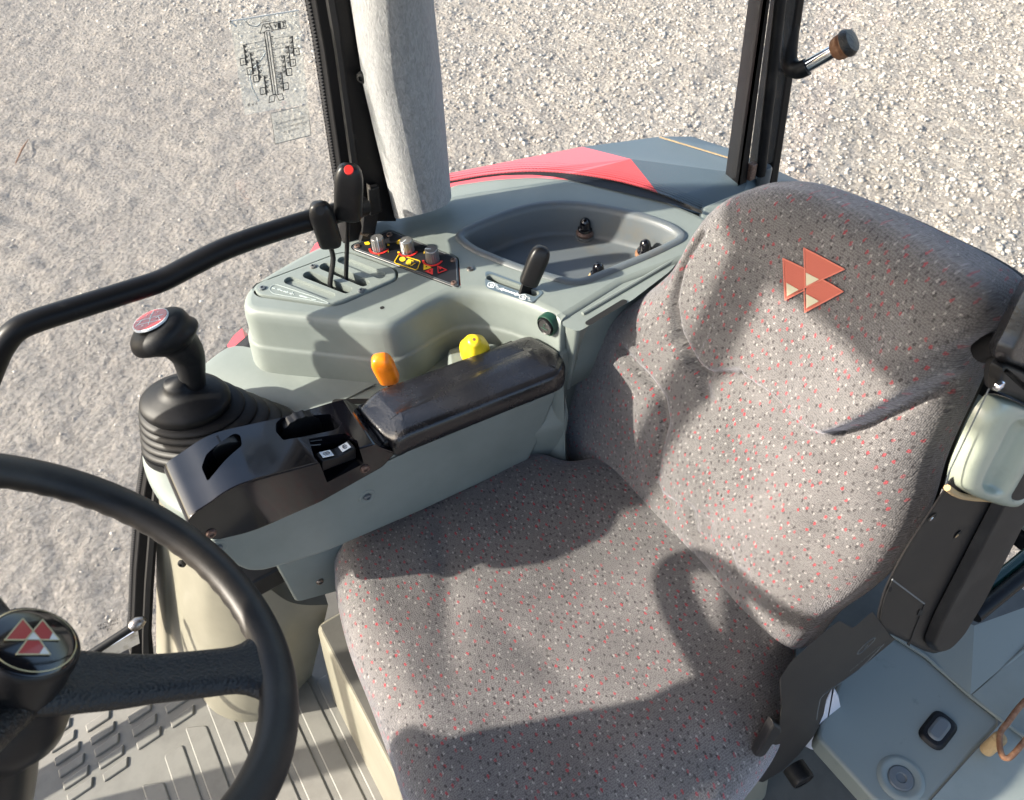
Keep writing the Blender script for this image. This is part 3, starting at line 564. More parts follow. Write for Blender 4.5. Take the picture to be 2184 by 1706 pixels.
b = MB(); a_, c_ = Z(1222, 668, CZ), Z(1470, 524, CZ); 
b.tube([a_+V(.012, -.006, -.003), c_+V(.012, -.006, -.003)], .003, 8); b.build('rear_cover_bead', M['plastic'], cs)
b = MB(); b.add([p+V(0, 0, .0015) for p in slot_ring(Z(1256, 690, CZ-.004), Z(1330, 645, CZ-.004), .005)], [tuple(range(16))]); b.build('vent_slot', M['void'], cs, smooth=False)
screw(Y(1206, 720, .684), V(-.25, -1, .1), .006, cs); screw(Z(1003, 574, CZ), UP, .0055, cs)
# lever plate insert
lp = MB(); shell(lp, off2(lev_ring, -.0015), [(-.003, CZ+.002), (-.001, CZ+.0015), (0, CZ-.001), (0, CZ-.01)], holes=[s1, s2, g1, g2], hole_depth=.022); lpo = lp.build('lever_plate', M['plastic'], cs, sharp=50)
b = MB()
for g in (g1, g2): b.add([p-V(0, 0, .004) for p in g], [tuple(range(len(g)))])
b.build('plate_groove', M['plastic'], lpo, smooth=False)
b = MB()
for g in (s1, s2): b.add([p-V(0, 0, .016) for p in off2(g, .001)], [tuple(range(len(g)))])
b.build('slot_floor', M['void'], lpo, smooth=False)
for x, y in ((668, 569), (560, 615), (771, 620)): screw(Z(x, y, CZ+.002), UP, .0052, lpo, 'tray')
b = MB(); q = lambda x, y: Z(455+.3126*x, 284.4+.3126*y, CZ+.0027)
tear = cat([q(400, 1040), q(425, 1030), q(470, 1042), q(600, 1085), q(700, 1118), q(776, 1150), q(770, 1158), q(640, 1132), q(450, 1100), q(400, 1085), q(385, 1060)], 4); poly(b, tear, .0006, UP)
strip(b, q(402, 1052), q(420, 1057), .0012, UP); strip(b, q(520, 1088), q(548, 1096), .0012, UP); strip(b, q(530, 1100), q(540, 1082), .0012, UP)
def arrow(b, p, t, wd, hd, n=UP):
    p, t = np.array(p), np.array(t); d = nrm(t-p); s = nrm(np.cross(n, d)); strip(b, p, t-d*hd, wd, n); plate(b, [t, t-d*hd*1.1+s*hd*.6, t-d*hd*1.1-s*hd*.6], n, .0005)
arrow(b, q(470, 1072), q(435, 1061), .0016, .004); arrow(b, q(480, 1075), q(515, 1086), .0016, .004)
strip(b, q(590, 1105), q(660, 1125), .0022, UP); strip(b, q(640, 1122), q(700, 1134), .0012, UP)
b.build('plate_symbol', M['paleprint'], lpo, smooth=False)

# storage tray let into the console
ty = thing('storage_tray', 'dark grey rounded tray sunk into the console top with three bolts in it', 'tray', Z(1215, 515, .79))
b = MB(); TD = .80
prf = [(.0005, CZ+.0005), (-.002, CZ+.003), (-.005, CZ+.0038), (-.010, CZ+.0035), (-.0135, CZ+.001), (-.016, CZ-.006), (-.020, CZ-.030)]
rgs = [atz(off2(tray_ring, o), z) for o, z in prf]; cen = sum(rgs[-1])/len(rgs[-1])
inn = rgs[-1]; cen = V(cen[0], cen[1], TD)
for k_s, z_s in ((.97, TD+.010), (.945, TD+.003), (.90, TD), (.5, TD), (.02, TD)): rgs.append([V(cen[0]+(p[0]-cen[0])*k_s, cen[1]+(p[1]-cen[1])*k_s, z_s) for p in inn])
b.loft(rgs, False, True); b.build('tray_shell', M['tray'], ty, sharp=70)
for i, (x, y, wm) in enumerate([(1248, 478, 'rustscrew'), (1376, 524, 'rust'), (1276, 574, 'foam')]):
    c = PL(x, y, V(0, 0, TD+.024), UP); c = V(c[0], c[1], TD)
    t = b = MB(); b.lathe(c, UP, [(.0155, 0), (.0155, .004), (.012, .0055)], 24); wo = b.build('washer', M['tray'], ty)
    b = MB(); b.lathe(c, UP, [(.0145, .0055), (.0150, .010), (.0125, .0125), (.010, .013)], 24); b.build('grommet', M[wm], ty)
    b = MB(); b.lathe(c, UP, [(.0118, .012), (.0118, .017), (.0095, .019), (.0088, .026), (.0075, .031), (.004, .0345), (.0004, .0355)], 20); b.build('bolt_cap', M['gloss'], ty)

# control panel with three rotary knobs
cp = thing('control_panel', 'black parallelogram panel with three silver rotary knobs and yellow red symbols', 'control panel', Z(865, 552, CZ))
b = MB(); shell(b, off2(pan_ring, -.0005), [(-.003, CZ+.001), (-.001, CZ+.0006), (0, CZ-.001), (0, CZ-.01)]); b.build('panel_face', M['panel'], cp, sharp=50)
b = MB(); poly(b, [p+V(0, 0, .0016) for p in off2(pan_ring, -.0035)], .001, UP); b.build('panel_edge', M['tray'], cp, smooth=False)
for x, y in ((830.5, 501), (762, 526), (967, 555), (968, 604)): screw(Z(x, y, CZ+.001), UP, .0048, cp, 'rustscrew')
SY, SR = MB(), MB(); zq = CZ+.0022
k_ = lambda x, y: Z(739.5+.2084*x, 483.5+.2084*y, zq)
def arc(b, c, r0, r1, a0, a1, n=18):
    A = np.linspace(a0, a1, n); P = [c+r1*V(math.cos(a), math.sin(a), 0) for a in A]+[c+r0*V(math.cos(a), math.sin(a), 0) for a in A[::-1]]
    for i in range(n-1): plate(b, [P[i], P[i+1], P[2*n-2-i], P[2*n-1-i]], UP, .0004)
kn = [((331, 215), -90), ((625, 240), -65), ((880, 335), -20)]
vx = math.atan2(*(nrm(Z(900, 600, zq)-Z(900, 560, zq))[[1, 0]]))   # plan direction of 'down' in the picture
for i, ((kx, ky), rot) in enumerate(kn):
    c = k_(kx, ky); arc(SR, c, .0128, .0160, vx-1.6 if i != 1 else vx-1.2, vx+1.25)
    if i == 1: arc(SY, c, .0128, .0160, vx+1.3-3.4+.6, vx-1.25)
    kb = MB(); prof_ = []
    n = 36; rings = []
    for r, h, rib in ((.0106, .001, 1), (.0104, .004, 1), (.0100, .0195, 1), (.0092, .0212, .2), (.0088, .0216, 0)):
        rings.append([V(c[0], c[1], CZ)+V(math.cos(a)*(r-(.0006*rib if j % 2 else 0)), math.sin(a)*(r-(.0006*rib if j % 2 else 0)), h) for j, a in enumerate(np.linspace(0, 2*math.pi, n, endpoint=False))])
    kb.loft(rings, False, True); ko = kb.build('knob', M['silver'], cp, sharp=25)
    pb_ = MB(); d = V(math.cos(vx+R_([8, -38, -105][i])), math.sin(vx+R_([8, -38, -105][i])), 0); c2 = V(c[0], c[1], CZ); strip(pb_, c2+V(0, 0, .0221)+d*.0005, c2+V(0, 0, .0221)+d*.0088, .0011, UP)
    sd = nrm(np.cross(UP, d)); plate(pb_, [c2+d*.0106+sd*.0006+V(0, 0, .002), c2+d*.0106-sd*.0006+V(0, 0, .002), c2+d*.0100-sd*.0006+V(0, 0, .0205), c2+d*.0100+sd*.0006+V(0, 0, .0205)], d, .0006)
    pb_.build('pointer', M['white'], ko, smooth=False)
def sym(b, pts, fill=True, wd=.0011, m=k_):
    P = [m(*p) for p in pts]
    if fill: plate(b, P, UP, .0004)
    else: poly(b, P, wd, UP)
sym(SY, [(178, 158), (222, 150), (240, 172), (228, 182), (188, 182)]); text(SY, '1', k_(424, 253), nrm(k_(100, 30)-k_(0, 0)), nrm(k_(0, 0)-k_(20, 100)), .008); text(SY, '2', k_(233, 240), nrm(k_(100, 30)-k_(0, 0)), nrm(k_(0, 0)-k_(20, 100)), .008); text(SY, '3', k_(325, 283), nrm(k_(100, 30)-k_(0, 0)), nrm(k_(0, 0)-k_(20, 100)), .008)
sym(SY, [(418, 172), (438, 178), (436, 195), (414, 190)]); sym(SY, [(512, 150), (545, 125), (568, 128), (560, 155), (525, 178), (510, 168)])
sym(SY, [(790, 248), (812, 240), (812, 262), (786, 275)])
sym(SY, [(530, 285), (552, 288), (740, 345), (752, 358), (722, 430), (704, 438), (500, 372), (488, 355)], False, .0013)
sym(SY, [(570+32*math.cos(a), 331+24*math.sin(a)) for a in np.linspace(0, 6.28, 14, endpoint=False)]); sym(SY, [(604, 372), (618, 342), (640, 336), (660, 352), (655, 385), (625, 392)]); strip(SY, k_(655, 398), k_(698, 372), .0011, UP); strip(SY, k_(630, 330), k_(682, 350), .0014, UP)
sym(SY, [(788, 380), (865, 412), (862, 420), (794, 440), (784, 436)]); sym(SR, [(802, 452), (872, 424), (882, 430), (882, 482), (876, 488)]); sym(SR, [(930, 398), (1024, 440), (936, 472)], False, .0013); strip(SR, k_(940, 406), k_(962, 430), .0016, UP)
SY.build('yellow_symbol', M['yellow'], cp, smooth=False); SR.build('red_symbol', M['red'], cp, smooth=False)
b = MB(); sym(b, [(815+7*math.cos(a), 410+6*math.sin(a)) for a in np.linspace(0, 6.28, 9, endpoint=False)]); sym(b, [(852+7*math.cos(a), 455+6*math.sin(a)) for a in np.linspace(0, 6.28, 9, endpoint=False)])
for i in range(len(b.v)): b.v[i] = (b.v[i][0], b.v[i][1], b.v[i][2]+.0005)
b.build('symbol_dot', M['void'], cp, smooth=False)

# hydraulic levers
def knobbox(mb, c0, c1, wx, wy, ax, taper=1., tip=.35, n=5):   # rounded grip from c0 to c1; ax = wide direction
    c0, c1 = V(*c0), V(*c1); d = nrm(c1-c0); L_ = np.linalg.norm(c1-c0); u = nrm(V(*ax)-d*(V(*ax)@d)); v = np.cross(d, u)
    sh = [(0, .80), (.02, .93), (.07, 1)]+[(t, 1) for t in np.linspace(.2, .6, 4)]+[(1-tip*math.cos(t)*.62, .35+.65*math.cos(math.pi/2-t) if False else math.sqrt(max(0, 1-(math.sin(math.pi/2-t))**2*.0)) if False else (1-.0)) for t in []]
    for t in np.linspace(0, 1, 7)[1:]: sh.append((.6+.4*math.sin(t*math.pi/2), (1-(math.sin(t*math.pi/2))**3*.0) if t < .01 else max(.05, math.cos(t*math.pi/2)**.55)))
    rings = []
    for h, s in sh:
        k = (1+(taper-1)*(1-h)); rings.append([c0+d*L_*h+u*wx*s*k*math.copysign(abs(math.cos(a))**.62, math.cos(a))+v*wy*s*k*math.copysign(abs(math.sin(a))**.62, math.sin(a)) for a in np.linspace(0, 2*math.pi, 28, endpoint=False)])
    mb.loft(rings, True, True)
lat = nrm(rt+.2*CR*0)
lv = thing('hydraulic_lever', 'taller black lever with red dot, standing in the far slot of the console plate', 'lever', Z(737, 595, CZ), 'levers in the slotted console plate')
b = MB(); p0 = Z(738, 592, CZ); p1 = Y(742, 465, p0[1]-.004); ptop = Y(745, 350, p0[1]-.010); b.tube([p0-V(0, 0, .02), p0, p1, p1+(ptop-p1)*.2], [.0048]*4, 12, flat=.6); b.build('rod', M['blackmatte'], lv)
b = MB(); knobbox(b, p1, ptop, .0195, .013, lat, 1.0); b.build('grip', M['black'], lv, sharp=60)
b = MB(); d = nrm(ptop-p1); fc = nrm(CAM-ptop); pc = Y(744, 362, p0[1]-.024); b.lathe(pc, nrm(fc+.3*UP), [(.0062, -.004), (.0062, .0008), (.0055, .0012)], 18); b.build('red_dot', M['red'], lv)
lv = thing('hydraulic_lever', 'shorter black lever with bent rod and plain grip in the near slot', 'lever', Z(705, 605, CZ), 'levers in the slotted console plate')
b = MB(); p0 = Z(704, 605, CZ); yy = p0[1]; b.tube(cat([p0-V(0, 0, .02), p0, Y(710, 560, yy-.002), Y(709, 540, yy-.003), Y(698, 505, yy-.006)], 5, False), .0052, 12, flat=.65); b.build('rod', M['blackmatte'], lv)
b = MB(); knobbox(b, Y(706, 522, yy-.005), Y(678, 432, yy-.012), .0170, .0125, lat, .95); b.build('grip', M['black'], lv, sharp=60)
b = MB(); b.lathe(Y(683, 449, yy-.0245), nrm(CAM-Y(683, 449, yy-.02)), [(.0062, -.003), (.0062, .0004)], 18); b.build('blank_cap', M['blackmatte'], lv)

# PTO throttle lever with its printed plate
pl = thing('speed_lever', 'short black lever leaning back over a slot with white symbols, beside the tray', 'lever', Z(1115, 620, CZ))
b = MB(); P_ = rnd([Z(x, y, CZ+.0008) for x, y in ((1035, 579), (1044, 578), (1156, 620), (1158, 625), (1137, 645), (1128, 645), (1040, 615), (1035, 608))], .003, 3)
flatface(b, P_, [[p+V(0, 0, .0008) for p in off2(pto, .0015)]]); b.build('slot_plate', M['fendergrey'], pl, smooth=False)
b = MB(); b.add([p-V(0, 0, .011) for p in off2(pto, .002)], [tuple(range(len(pto)))]); b.build('slot_floor', M['void'], pl, smooth=False)
b = MB(); p0 = Z(1118, 622, CZ); p1 = Y(1130, 600, p0[1]); b.loft([[p+V(-s, -.002, 0), p+V(s, -.002, 0), p+V(s, .002, 0), p+V(-s, .002, 0)] for p, s in ((p0-V(0, 0, .01), .013), (p1+V(0, 0, .01), .009))], True, True); b.build('stem', M['blackmatte'], pl)
b = MB(); knobbox(b, Y(1126, 606, p0[1]-.002), Y(1159, 526, p0[1]-.004), .0150, .0115, rt, .9); b.build('grip', M['black'], pl, sharp=60)
b = MB(); g_ = lambda x, y: Z(739.5+.2084*x, 483.5+.2084*y, CZ+.0014)
arrow(b, g_(1660, 660), g_(1560, 628), .0026, .006); arrow(b, g_(1660, 660), g_(1770, 700), .0026, .006)
for ox, oy in ((0, 0), (325, 122)):
    sym(b, [(1450+ox, 572+oy), (1500+ox, 570+oy), (1512+ox, 590+oy), (1500+ox, 620+oy), (1455+ox, 612+oy), (1442+ox, 600+oy)], False, .0011, g_); sym(b, [(1465+ox, 585+oy), (1492+ox, 583+oy), (1495+ox, 605+oy), (1468+ox, 606+oy)], True, m=g_)
    rg, uu = nrm(g_(100, 36)-g_(0, 0)), nrm(g_(0, 0)-g_(20, 100)); text(b, '1000' if ox == 0 else '540', g_(1540+ox*1.0, 615+oy), uu, -rg, .0075)
b.build('slot_symbol', M['white'], pl, smooth=False)

# cigarette lighter
lt = thing('lighter_socket', 'round black socket with green cigarette symbol on the console wall', 'socket', Y(1165, 693, .70))
wa, wb = Z(1125, 645, CZ), Z(1196, 684, CZ); wn = nrm(np.cross(wb-wa, UP)); wn = wn if wn[1] < 0 else -wn; nn = nrm(wn+UP*.06); lc = PL(1166, 694, .5*(wa+wb)+wn*.0075-UP*.04, nn)
b = MB(); b.lathe(lc, nn, [(.0165, -.01), (.0165, .001), (.0150, .003), (.0135, .0015)], 32); b.build('bezel', M['greenprint'], lt)
b = MB(); b.lathe(lc, nn, [(.0135, -.01), (.0132, .004), (.0118, .0058), (.0105, .0045)], 32); bo = b.build('button', M['black'], lt)
b = MB(); r1 = nrm(np.cross(UP, nn)); u1 = np.cross(nn, r1); c = lc+nn*.0052; strip(b, c-r1*.005-u1*.003, c+r1*.005-u1*.003, .0014, nn); poly(b, [c+r1*.001+u1*.005, c-r1*.002+u1*.003, c+r1*.0005+u1*.001, c-r1*.001-u1*.001], .0009, nn, False); b.build('symbol', M['greenprint'], bo, smooth=False)

# yellow knob on its block
yk = thing('yellow_knob', 'yellow ribbed bulb knob on a raised block behind the arm pad', 'knob', Z(1000, 770, .757))
b = MB(); blk = rnd([Z(955, 745, .775), Z(1000, 728, .775), Z(1060, 732, .775), Z(1060, 800, .775), Z(962, 800, .775)], .006, 4); shell(b, blk, [(-.004, .775), (-.001, .774), (.001, .770), (.004, .752)]); b.build('raised_block', M['plastic'], yk, sharp=50)
kc = Z(1012, 752, .785); kx = nrm(V(-.12, -.35, 1)); rings = []; u = nrm(np.cross(kx, V(0, 1, 0))); v = np.cross(kx, u)
for r, h, f in ((.012, -.012, 0), (.014, -.006, 0), (.0205, .000, 1), (.0222, .010, 1.6), (.0212, .019, 1.6), (.0165, .027, 1), (.0125, .032, .4), (.0105, .0375, 0), (.0088, .041, 0), (.004, .0425, 0)):
    rings.append([kc+kx*h+(r-.0008*f*(.5-.5*math.cos(7*a)))*(math.cos(a)*u+math.sin(a)*v) for a in np.linspace(0, 2*math.pi, 56, endpoint=False)])
b = MB(); b.loft(rings, True, True); bk = b.build('bulb_grip', M['yellowplastic'], yk, sharp=60)
b = MB(); b.lathe(kc+kx*.0428, kx, [(.0001, .0002), (.0024, 0)], 12, caps=(False, False)); b.build('bulb_hole', M['rust'], bk)
b = MB(); plate(b, rnd([Z(x, y, .7595) for x, y in ((1035, 722), (1060, 718), (1082, 726), (1098, 738), (1098, 760), (1035, 760))], .004, 3), UP, .001); b.build('symbol_sticker', M['white'], yk, smooth=False)
b = MB(); a0, a1, a2 = Z(1044, 727, .7603), Z(1052, 732, .7603), Z(1048, 740, .7603); poly(b, cat([a0, a1, a2], 4, False), .0012, UP, False); strip(b, Z(1070, 728, .7603), Z(1082, 738, .7603), .0022, UP); strip(b, Z(1066, 733, .7603), Z(1074, 740, .7603), .0018, UP); b.build('sticker_symbol', M['panel'], yk, smooth=False)

# orange lever
ol = thing('orange_lever', 'short lever with orange translucent grip poking up behind the arm pad', 'lever', Z(830, 858, .74))
p0 = Z(842, 858, .74); yo = p0[1]
b = MB(); p1 = Y(832, 808, yo-.002); b.loft([[p+V(-s, -.0015, 0), p+V(s, -.0015, 0), p+V(s, .0015, 0), p+V(-s, .0015, 0)] for p, s in ((p0, .006), (p1, .006))], True, True); b.build('stem', M['blackmatte'], ol)
b = MB(); knobbox(b, Y(832, 810, yo-.002), Y(808, 760, yo-.006), .0155, .0125, rt, .92); gp = b.build('grip', M['orange'], ol, sharp=60)

# ================================================================== GEAR LEVER + BOOT
gb = thing('gear_lever', 'black gear lever with red shift pattern cap rising from a ribbed rubber boot', 'gear lever', Z(465, 930, .70))
base_c = Z(470, 935, .70); top_c = Z(388, 850, .785)
rings = []; NF = 5; n = 72
bu = nrm(V(.05, .0, 1)); 
hb = Z(308, 930, .70); R_long = np.linalg.norm(Z(632, 905, .705)-hb)/2; basec = .5*(Z(632, 905, .705)+hb)+V(-.004, -.018, 0)
hb = Z(306, 950, .697); he = Z(634, 905, .746); AXB = nrm((he-hb)*V(1, 1, 0)); basec = .5*(he+hb); R_long = .5*np.linalg.norm((he-hb)[:2]); BTL = (he[2]-hb[2])/2
rs_b = abs((Z(430, 1018, .70)-basec)@V(-AXB[1], AXB[0], 0))
def bring(t, k=1.):
    c = basec*(1-t)+top_c*t; tilt = t*.16; rl = (R_long*.98*(1-t)+.060*t)*k; rs = (rs_b*(1-t)+.050*t)*k
    ax = AXB; ay = V(-ax[1], ax[0], 0)
    return [c+ax*rl*math.cos(a)+ay*rs*math.sin(a)+V(0, 0, tilt*(ay*rs*math.sin(a))[1]*.6-tilt*rl*math.cos(a)*.35+BTL*math.cos(a)*(1-t)) for a in np.linspace(0, 2*math.pi, n, endpoint=False)]
steps = np.linspace(0, 1, NF*8+1)
for t in steps:
    ph = t*NF; w_ = abs(math.sin(math.pi*ph)); rings.append(bring(t*.86, .915+.115*w_**.55))
b = MB(); b.loft(rings, False, False); 
r0 = rings[-1]; cc = sum(r0)/n; more = []
for s, h in ((1.03, .004), (1.04, .009), (1.0, .014), (.90, .018), (.74, .022), (.54, .026), (.36, .030), (.28, .036), (.25, .044)): more.append([cc+(p-cc)*s+V(-.004, .002, 0)*h*10+V(0, 0, h) for p in r0])
b.loft([r0]+more, False, True); b.build('rubber_boot', M['blackmatte'], gb, sharp=80)
b = MB(); dd = [p+V(0, 0, .001) for p in bring(0, 1.0)]; b.loft([[p+V(0, 0, -.012) for p in bring(0, 1.035)], [p+V(0, 0, .001) for p in bring(0, 1.02)], [p+V(0, 0, .001) for p in bring(0, .96)]], False, False); b.build('boot_collar', M['blackmatte'], gb)
neck = cc+V(.0, .002, .044); yk_ = neck[1]
path = [neck, Y(409, 800, yk_+.002), Y(405, 775, yk_+.004), Y(398, 752, yk_+.006), Y(382, 732, yk_+.007), Y(365, 722, yk_+.008)]
path[0] = Y(413, 822, yk_)
b = MB(); b.tube(cat(path, 5, False), list(np.interp(np.linspace(0, 1, 26), [0, .1, .45, .75, 1], [.0185, .0190, .0235, .028, .028])), 26, flat=.9)
hc = Y(350, 722, yk_+.004); ha = nrm(V(-.10, .22, 1)); rings = []; uu = nrm(V(1, 0, .25)); vv = nrm(np.cross(ha, uu))
for r, h in ((.004, -.022), (.016, -.0208), (.028, -.015), (.037, -.006), (.0415, .004), (.0415, .012), (.039, .019), (.033, .0245), (.026, .0272), (.013, .0285), (.001, .0288)):
    rings.append([hc+ha*h+r*(1.04*math.cos(a)*uu+.92*math.sin(a)*vv)+(uu*.012 if h < 0 else 0) for a in np.linspace(0, 2*math.pi, 36, endpoint=False)])
b.loft(rings, True, True); kno = b.build('knob', M['blackmatte'], gb, sharp=80)
rmod = kno.modifiers.new('fuse', 'REMESH'); rmod.mode = 'VOXEL'; rmod.voxel_size = .0022; rmod.use_smooth_shade = True; sm_ = kno.modifiers.new('sm', 'SMOOTH'); sm_.factor = .8; sm_.iterations = 10
ec = hc+ha*.0305+uu*-.001
b = MB(); b.lathe(ec, ha, [(.0245, -.001), (.0243, .0016), (.0238, .0020)], 36); eo = b.build('shift_cap', M['white'], gb)
b = MB(); b.lathe(ec, ha, [(.0226, .0), (.0226, .0024), (.0222, .0026)], 36); b.build('shift_cap_face', M['emblemred'], gb)
b = MB(); e0 = ec+ha*.0029; r1, u1 = nrm(rt-ha*(rt@ha)), None; u1 = np.cross(ha, r1); pt2 = lambda a, c: e0+r1*a+u1*c
for a, c, d, e in ((-.019, .002, .017, .003), (-.001, .003, -.001, .019), (0, .003, .002, -.014), (-.012, .003, -.017, -.010), (.010, .003, .015, -.006), (-.017, -.007, .018, -.009)): strip(b, pt2(a, c), pt2(d, e), .0012, ha)
for st_, a, c in (('1', -.008, .011), ('3', -.013, -.002), ('2', .007, .011), ('4', .010, -.002), ('R', -.006, -.014)): text(b, st_, pt2(a, c)+ha*.0003, r1, u1, .007)
b.build('shift_pattern', M['white'], gb, smooth=False)
screw(Z(310, 958, .694)+V(-.004, -.006, -.012), V(-.8, -.5, .1), .006, gb, 'chrome')

# ================================================================== ARMREST CONSOLE
YA = .665
ar = thing('armrest', 'right hand armrest with black leatherette pad, glossy black switch housing and green side panel', 'armrest', V(.18, .7, .62))
# side panel
spx = [(1205, 797), (1172, 880), (1150, 940), (1126, 985), (900, 1090), (720, 1168), (683, 1183), (607, 1206), (560, 1219), (528, 1219), (500, 1206), (470, 1176), (446, 1154), (600, 1080), (800, 990), (850, 945), (1000, 880)]
P_ = rnd([Y(x, y, YA+.003) for x, y in spx], .008, 4)
def yprism(mb, P, y0, prof):                         # outline in an X-Z plane, profile (inset, y)
    R2 = [V(p[0], p[2], 0) for p in P]; rings = []
    for o, y_ in prof: rings.append([V(q[0], y_, q[1]) for q in off2(R2, o)])
    mb.loft(rings, True, True)
b = MB(); yprism(b, P_, YA, [(-.006, YA+.003), (-.002, YA+.004), (0, YA+.008), (0, YA+.085)]); b.build('side_panel', M['plastic'], ar, sharp=50)
for x, y in ((783, 1059), (1131, 850), (465, 1168)):
    b = MB(); c = Y(x, y, YA+.003); b.lathe(c+V(0, .003, 0), V(0, -1, 0), [(.0135, .0008), (.0125, .0036), (.0105, .0042), (.0085, .0032), (.006, .003)], 24); b.build('screw_boss', M['plastic'], ar)
    screw(c+V(0, -.0005, 0), V(0, -1, 0), .0058, ar, 'tray')
# housing
hpx = [(411, 1131), (400, 1121), (398, 1107), (412, 1092), (441, 1074), (472, 1051), (503, 1034), (534, 1023), (672, 987), (766, 955), (800, 945), (812, 952), (844, 963), (816, 994), (683, 1069), (537, 1133), (458, 1151), (430, 1144)]
P_ = rnd([Y(x, y, YA-.002) for x, y in hpx], [.004, .012, .012, .012, .02, .02, .02, .02, .004, .004, .004, .006, .002, .006, .006, .02, .012, .008], 6)
Yf = .757
def hztop(x):                                         # top line of the housing as a function of x
    xs_ = [p[0] for p in P_]; return np.interp(x, [-.10, -.075, -.05, -.03, 0, .08, .14, .2], [.80, .828, .846, .852, .851, .826, .805, .785])
b = MB(); R2 = [V(p[0], p[2], 0) for p in P_]
b.loft([[V(q[0], y_, q[1]) for q in off2(R2, o)] for o, y_ in ((-.003, YA-.004), (-.0008, YA-.0035), (0, YA-.001), (0, YA+.04), (0, Yf-.02), (0, Yf-.001), (-.002, Yf))], True, True)
ho = b.build('switch_housing', M['gloss'], ar, sharp=67)
# cut the wells of the two thumb wheels and the rocker switch with real pockets
def pocket(mb_name, px, z0, depth, r, m='black'):
    pts = rnd([Z(x, y, z0) for x, y in px], r, 4); tz = lambda p: float(hztop(p[0]))+.0012
    return [V(p[0], p[1], tz(p)) for p in pts]
cutters = []
def cutter(px, z0, z1, r):
    pts = rnd([Z(x, y, z0) for x, y in px], r, 4); b = MB(); b.loft([atz(pts, z0+.06), atz(pts, z1)], True, True)
    me = bpy.data.meshes.new('cut'); bm = bmesh.new()
    vs = [bm.verts.new(v) for v in [tuple(np.array(p)-np.array(ar.location)) for p in b.v]]
    for f in b.f: bm.faces.new([vs[i] for i in f])
    bmesh.ops.recalc_face_normals(bm, faces=bm.faces); bm.to_mesh(me); bm.free(); o = bpy.data.objects.new('cut', me); C.objects.link(o); o.location = ar.location; return o
cuts = [cutter([(437, 1010), (448, 985), (480, 958), (505, 934), (517, 936), (521, 960), (500, 985), (470, 1020), (450, 1040)], .84, .79, .004),
        cutter([(590, 905), (590, 925), (606, 943), (616, 938), (705, 906), (718, 897), (724, 886), (700, 868), (600, 890)], .83, .780, .003),
        cutter([(664, 950), (735, 928), (764, 942), (770, 972), (758, 978), (688, 1003), (676, 992)], .812, .785, .003)]
bpy.context.view_layer.update()
for k in cuts:
    md = ho.modifiers.new('well', 'BOOLEAN'); md.object = k; md.operation = 'DIFFERENCE'; md.solver = 'EXACT'
bpy.context.view_layer.update(); dg = bpy.context.evaluated_depsgraph_get(); nm = bpy.data.meshes.new_from_object(ho.evaluated_get(dg)); ho.modifiers.clear(); ho.data = nm
for nm_a in ('custom_normal', 'sharp_edge'):
    if nm_a in nm.attributes: nm.attributes.remove(nm.attributes[nm_a])
nm.set_sharp_from_angle(angle=R_(28)); md = ho.modifiers.new('wn', 'WEIGHTED_NORMAL'); md.keep_sharp = True; md.weight = 90
for k in cuts: bpy.data.objects.remove(k)
def wheel(name, c, r, hw, axis, ticks, txt, tpos):
    c = V(*c); a = nrm(axis); u = nrm(np.cross(a, UP)); v = np.cross(a, u); rings = []
    for h, rr in ((-hw, r*.9), (-hw*.86, r), (hw*.86, r), (hw, r*.9)):
        rings.append([c+a*h+(rr+(.0006 if (j//2) % 2 else -.0006)*ticks)*(math.cos(t)*u+math.sin(t)*v) for j, t in enumerate(np.linspace(0, 2*math.pi, 72, endpoint=False))])
    b = MB(); b.loft(rings, True, True); o = b.build(name, M['black'], ar, sharp=30)
    b = MB()
    for s_, ang, h in txt:
        p = c+a*h+(r+.0012)*(math.cos(ang)*u+math.sin(ang)*v); rr = nrm(math.cos(ang)*u+math.sin(ang)*v); text(b, s_, p, a*(-1), nrm(np.cross(rr, -a)), .009)
    b.build('wheel_number', M['yellow'], o, smooth=False)
wheel('thumb_wheel', V(.092, .748, .799), .030, .0075, V(0, 1, 0), 1, [('6', math.pi/2+.35, -.003), ('R', math.pi/2-.05, -.001), ('.', math.pi/2+.1, .002)], None)
wheel('thumb_wheel', V(-.006, .742, .8235), .031, .010, V(0, 1, 0), .3, [('10', math.pi/2-.1, .0), ('5', math.pi/2+.35, .0), ('R', math.pi/2+.65, 0)], None)
# rocker switch
c0 = Z(717, 966, .806); dx = nrm(Z(755, 950, .8)-Z(680, 978, .812)); dy = nrm(V(-dx[1], dx[0], 0)); nz = np.cross(dx, dy)
b = MB(); rings = []
for s in (-1, 1): rings.append([c0+dy*s*.0085+dx*a+nz*h for a, h in ((-.024, -.014), (.024, -.014), (.024, .004), (.0225, .006), (.001, .0005), (-.001, .0005), (-.0225, .004), (-.024, .002))])
b.loft(rings, True, True); ro = b.build('rocker_switch', M['black'], ar, sharp=25, bevel=.0012)
b = MB(); plate(b, [c0+dx*a+dy*d+nz*h for a, d, h in ((.006, -.0055, .0036), (.018, -.0055, .0068), (.018, .0055, .0068), (.006, .0055, .0036))], nz, .0006); plate(b, [c0+dx*a+dy*d+nz*h for a, d, h in ((-.021, -.0055, .0064), (-.006, -.0055, .0038), (-.006, .0055, .0038), (-.021, .0055, .0064))], nz, .0006)
b.build('rocker_lens', M['white'], ro, smooth=False)
b = MB(); cc2 = c0+dx*.012+nz*.0060; poly(b, [cc2+dx*.003*math.cos(a)+dy*.003*math.sin(a) for a in np.linspace(0, 6.28, 10, endpoint=False)], .0007, nz); strip(b, cc2-dx*.002, cc2+dx*.002, .0008, nz)
